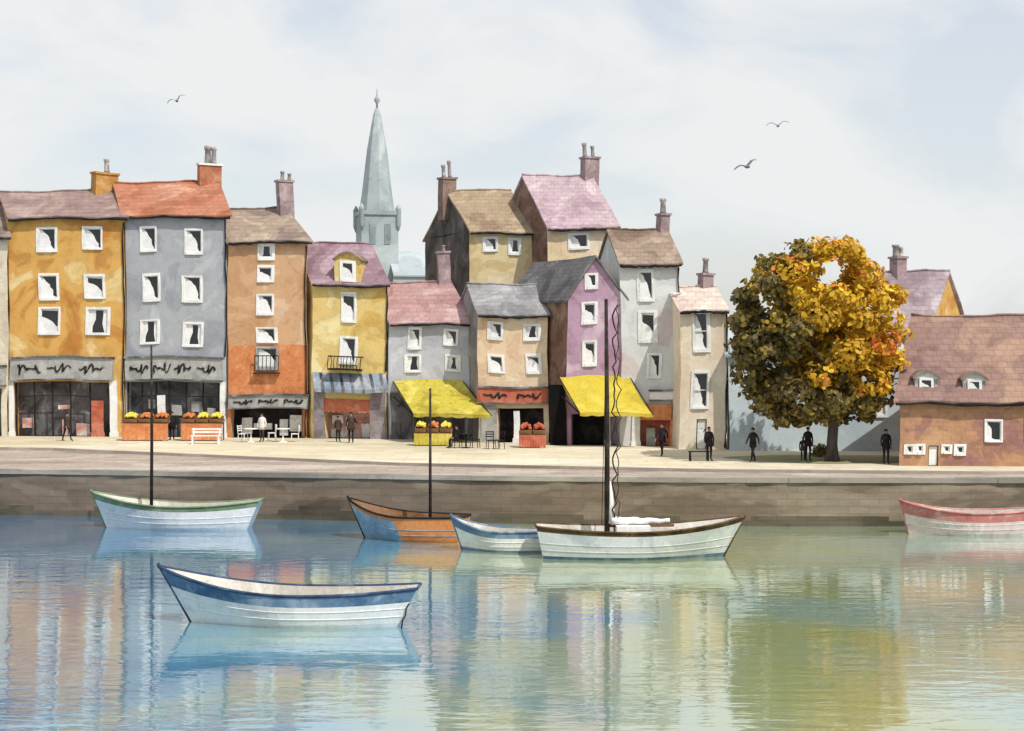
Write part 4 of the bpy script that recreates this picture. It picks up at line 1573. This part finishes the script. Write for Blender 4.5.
stall(122, 168, 441, M['orange'], [lemon, orfr, orfr], 'orange skirted fruit stall under the left half of the grey house sign',
      ['crate of lemons at left end of the stall left of the black figure', 'crate of oranges in the middle of the stall left of the black figure', 'crate of oranges at right end of the stall left of the black figure'])
stall(181, 222, 441, M['orange'], [orfr, lemon, lemon], 'orange skirted fruit stall behind the white bench',
      ['crate of oranges on the stall behind the white bench', 'middle crate of lemons on the stall behind the white bench', 'right end crate of lemons on the stall behind the white bench'])
stall(414, 452, 446, M['yellow'], [lemon, orfr, lemon], 'yellow skirted fruit stall under the lime awning',
      ['crate of lemons at left end of the stall below the lime awning', 'crate of oranges on the stall below the lime awning', 'crate of lemons nearest the seated person under the lime awning'], hgt=.7)
stall(519, 546, 448, M['redfascia'], [redfr, redfr], 'red skirted stall of tomatoes at the peach house shop',
      ['left crate of tomatoes at the peach house shop', 'right crate of tomatoes at the peach house shop'], hgt=.7)


# ------------------------------------------------------------------ gulls
gm_ = wash('gull_grey', [(104, 112, 122), (126, 134, 142), (150, 156, 162)], s1=3)


def gull(px, py, Y, span, bank, yaw, label, lift=.35):
    mb = MB()
    mb.tube([(0, -.30, .03), (0, -.24, .04), (0, -.12, .02), (0, .05, 0), (0, .2, .01), (0, .33, .02)], [.012, .05, .075, .085, .05, .02], 8)
    mb.poly([(-.03, .2, .01), (.03, .2, .01), (.1, .45, .02), (-.1, .45, .02)])
    h = span / 2
    for sg in (-1, 1):
        le = [(.05, -.09, .03), (h * .45, -.17, .03 + lift * .55), (h * .75, -.08, .03 + lift * .5), (h, .1, lift * .22)]
        te = [(.05, .13, .03), (h * .45, .07, .03 + lift * .5), (h * .75, .1, .03 + lift * .45), (h, .13, lift * .22)]
        for i in range(3):
            q_ = [Vector((p[0] * sg, p[1], p[2])) for p in (le[i], le[i + 1], te[i + 1], te[i])]
            u = Vector((0, 0, .03))
            mb.hexa([q_[0], q_[1], q_[2], q_[3], q_[0] + u, q_[1] + u, q_[2] + u, q_[3] + u])
    o = mb.build('gull', gm_, loc=P(px, py, Y))
    o.rotation_euler = (.25, bank, yaw)
    tag(o, label, 'bird', 'gulls in the sky')


gull(177, 101, 96, 1.15, -.45, .3, 'grey gull flying high on the left above the grey house')
gull(778, 126, 90, 1.3, -.1, -.2, 'grey gull flying higher of the two on the right')
gull(747, 167, 80, 1.35, -.4, .3, 'grey gull flying lower of the two above the tree')

# ------------------------------------------------------------------ camera, light, world
cam = bpy.data.cameras.new('camera')
co = bpy.data.objects.new('camera', cam)
COL.objects.link(co)
co.location = (0, 0, EYE)
co.rotation_euler = (rad(90), 0, 0)
cam.sensor_width = 36
cam.lens = F * 36 / 1024
cam.shift_y = -(365.5 - HY) / 1024
cam.clip_end = 6000
SC.camera = co

sv = Vector((0.40, -0.47, 0.79)).normalized()
sun = bpy.data.lights.new('sun', 'SUN')
sun.energy = 3.9
sun.angle = rad(0.6)
sun.color = (1.0, .95, .87)
so = bpy.data.objects.new('sun', sun)
COL.objects.link(so)
so.rotation_euler = (-sv).to_track_quat('-Z', 'Y').to_euler()
so.location = (20, -20, 40)

wd = bpy.data.worlds.new('World')
SC.world = wd
wd.use_nodes = True
nt = wd.node_tree
bg = nt.nodes['Background']
sky = nd(nt, 'ShaderNodeTexSky', sky_type='NISHITA', sun_disc=False)
sky.sun_elevation = math.asin(sv.z)
sky.sun_rotation = math.atan2(sv.x, sv.y)
sky.air_density = 1.0
sky.dust_density = 1.5
tc = nd(nt, 'ShaderNodeTexCoord')
mp = nd(nt, 'ShaderNodeMapping')
mp.inputs['Scale'].default_value = (1.0, 1.0, 1.9)
mp.inputs['Location'].default_value = (3.1, 1.4, 0.3)
nt.links.new(tc.outputs['Generated'], mp.inputs[0])
n1 = nd(nt, 'ShaderNodeTexNoise', i_Scale=5.5, i_Detail=6.0, i_Roughness=0.55, i_Distortion=0.5)
nt.links.new(mp.outputs[0], n1.inputs['Vector'])
rp = ramp(nt, [(.36, 0.62), (.47, .86), (.55, 1.0)])
nt.links.new(n1.outputs['Fac'], rp.inputs[0])
cl = mixc(nt, rp.outputs[0], sky.outputs[0], (6.1, 6.2, 6.25))
nt.links.new(cl, bg.inputs[0])
bg.inputs[1].default_value = 0.14

vs = SC.view_settings
vs.view_transform = 'Standard'
vs.look = 'None'
vs.exposure = 0
vs.gamma = 1
vs.use_curve_mapping = False
SC.render.engine = 'CYCLES'
SC.cycles.use_denoising = True
SC.cycles.max_bounces = 6
SC.cycles.transparent_max_bounces = 8
SC.cycles.caustics_reflective = False
SC.cycles.caustics_refractive = False
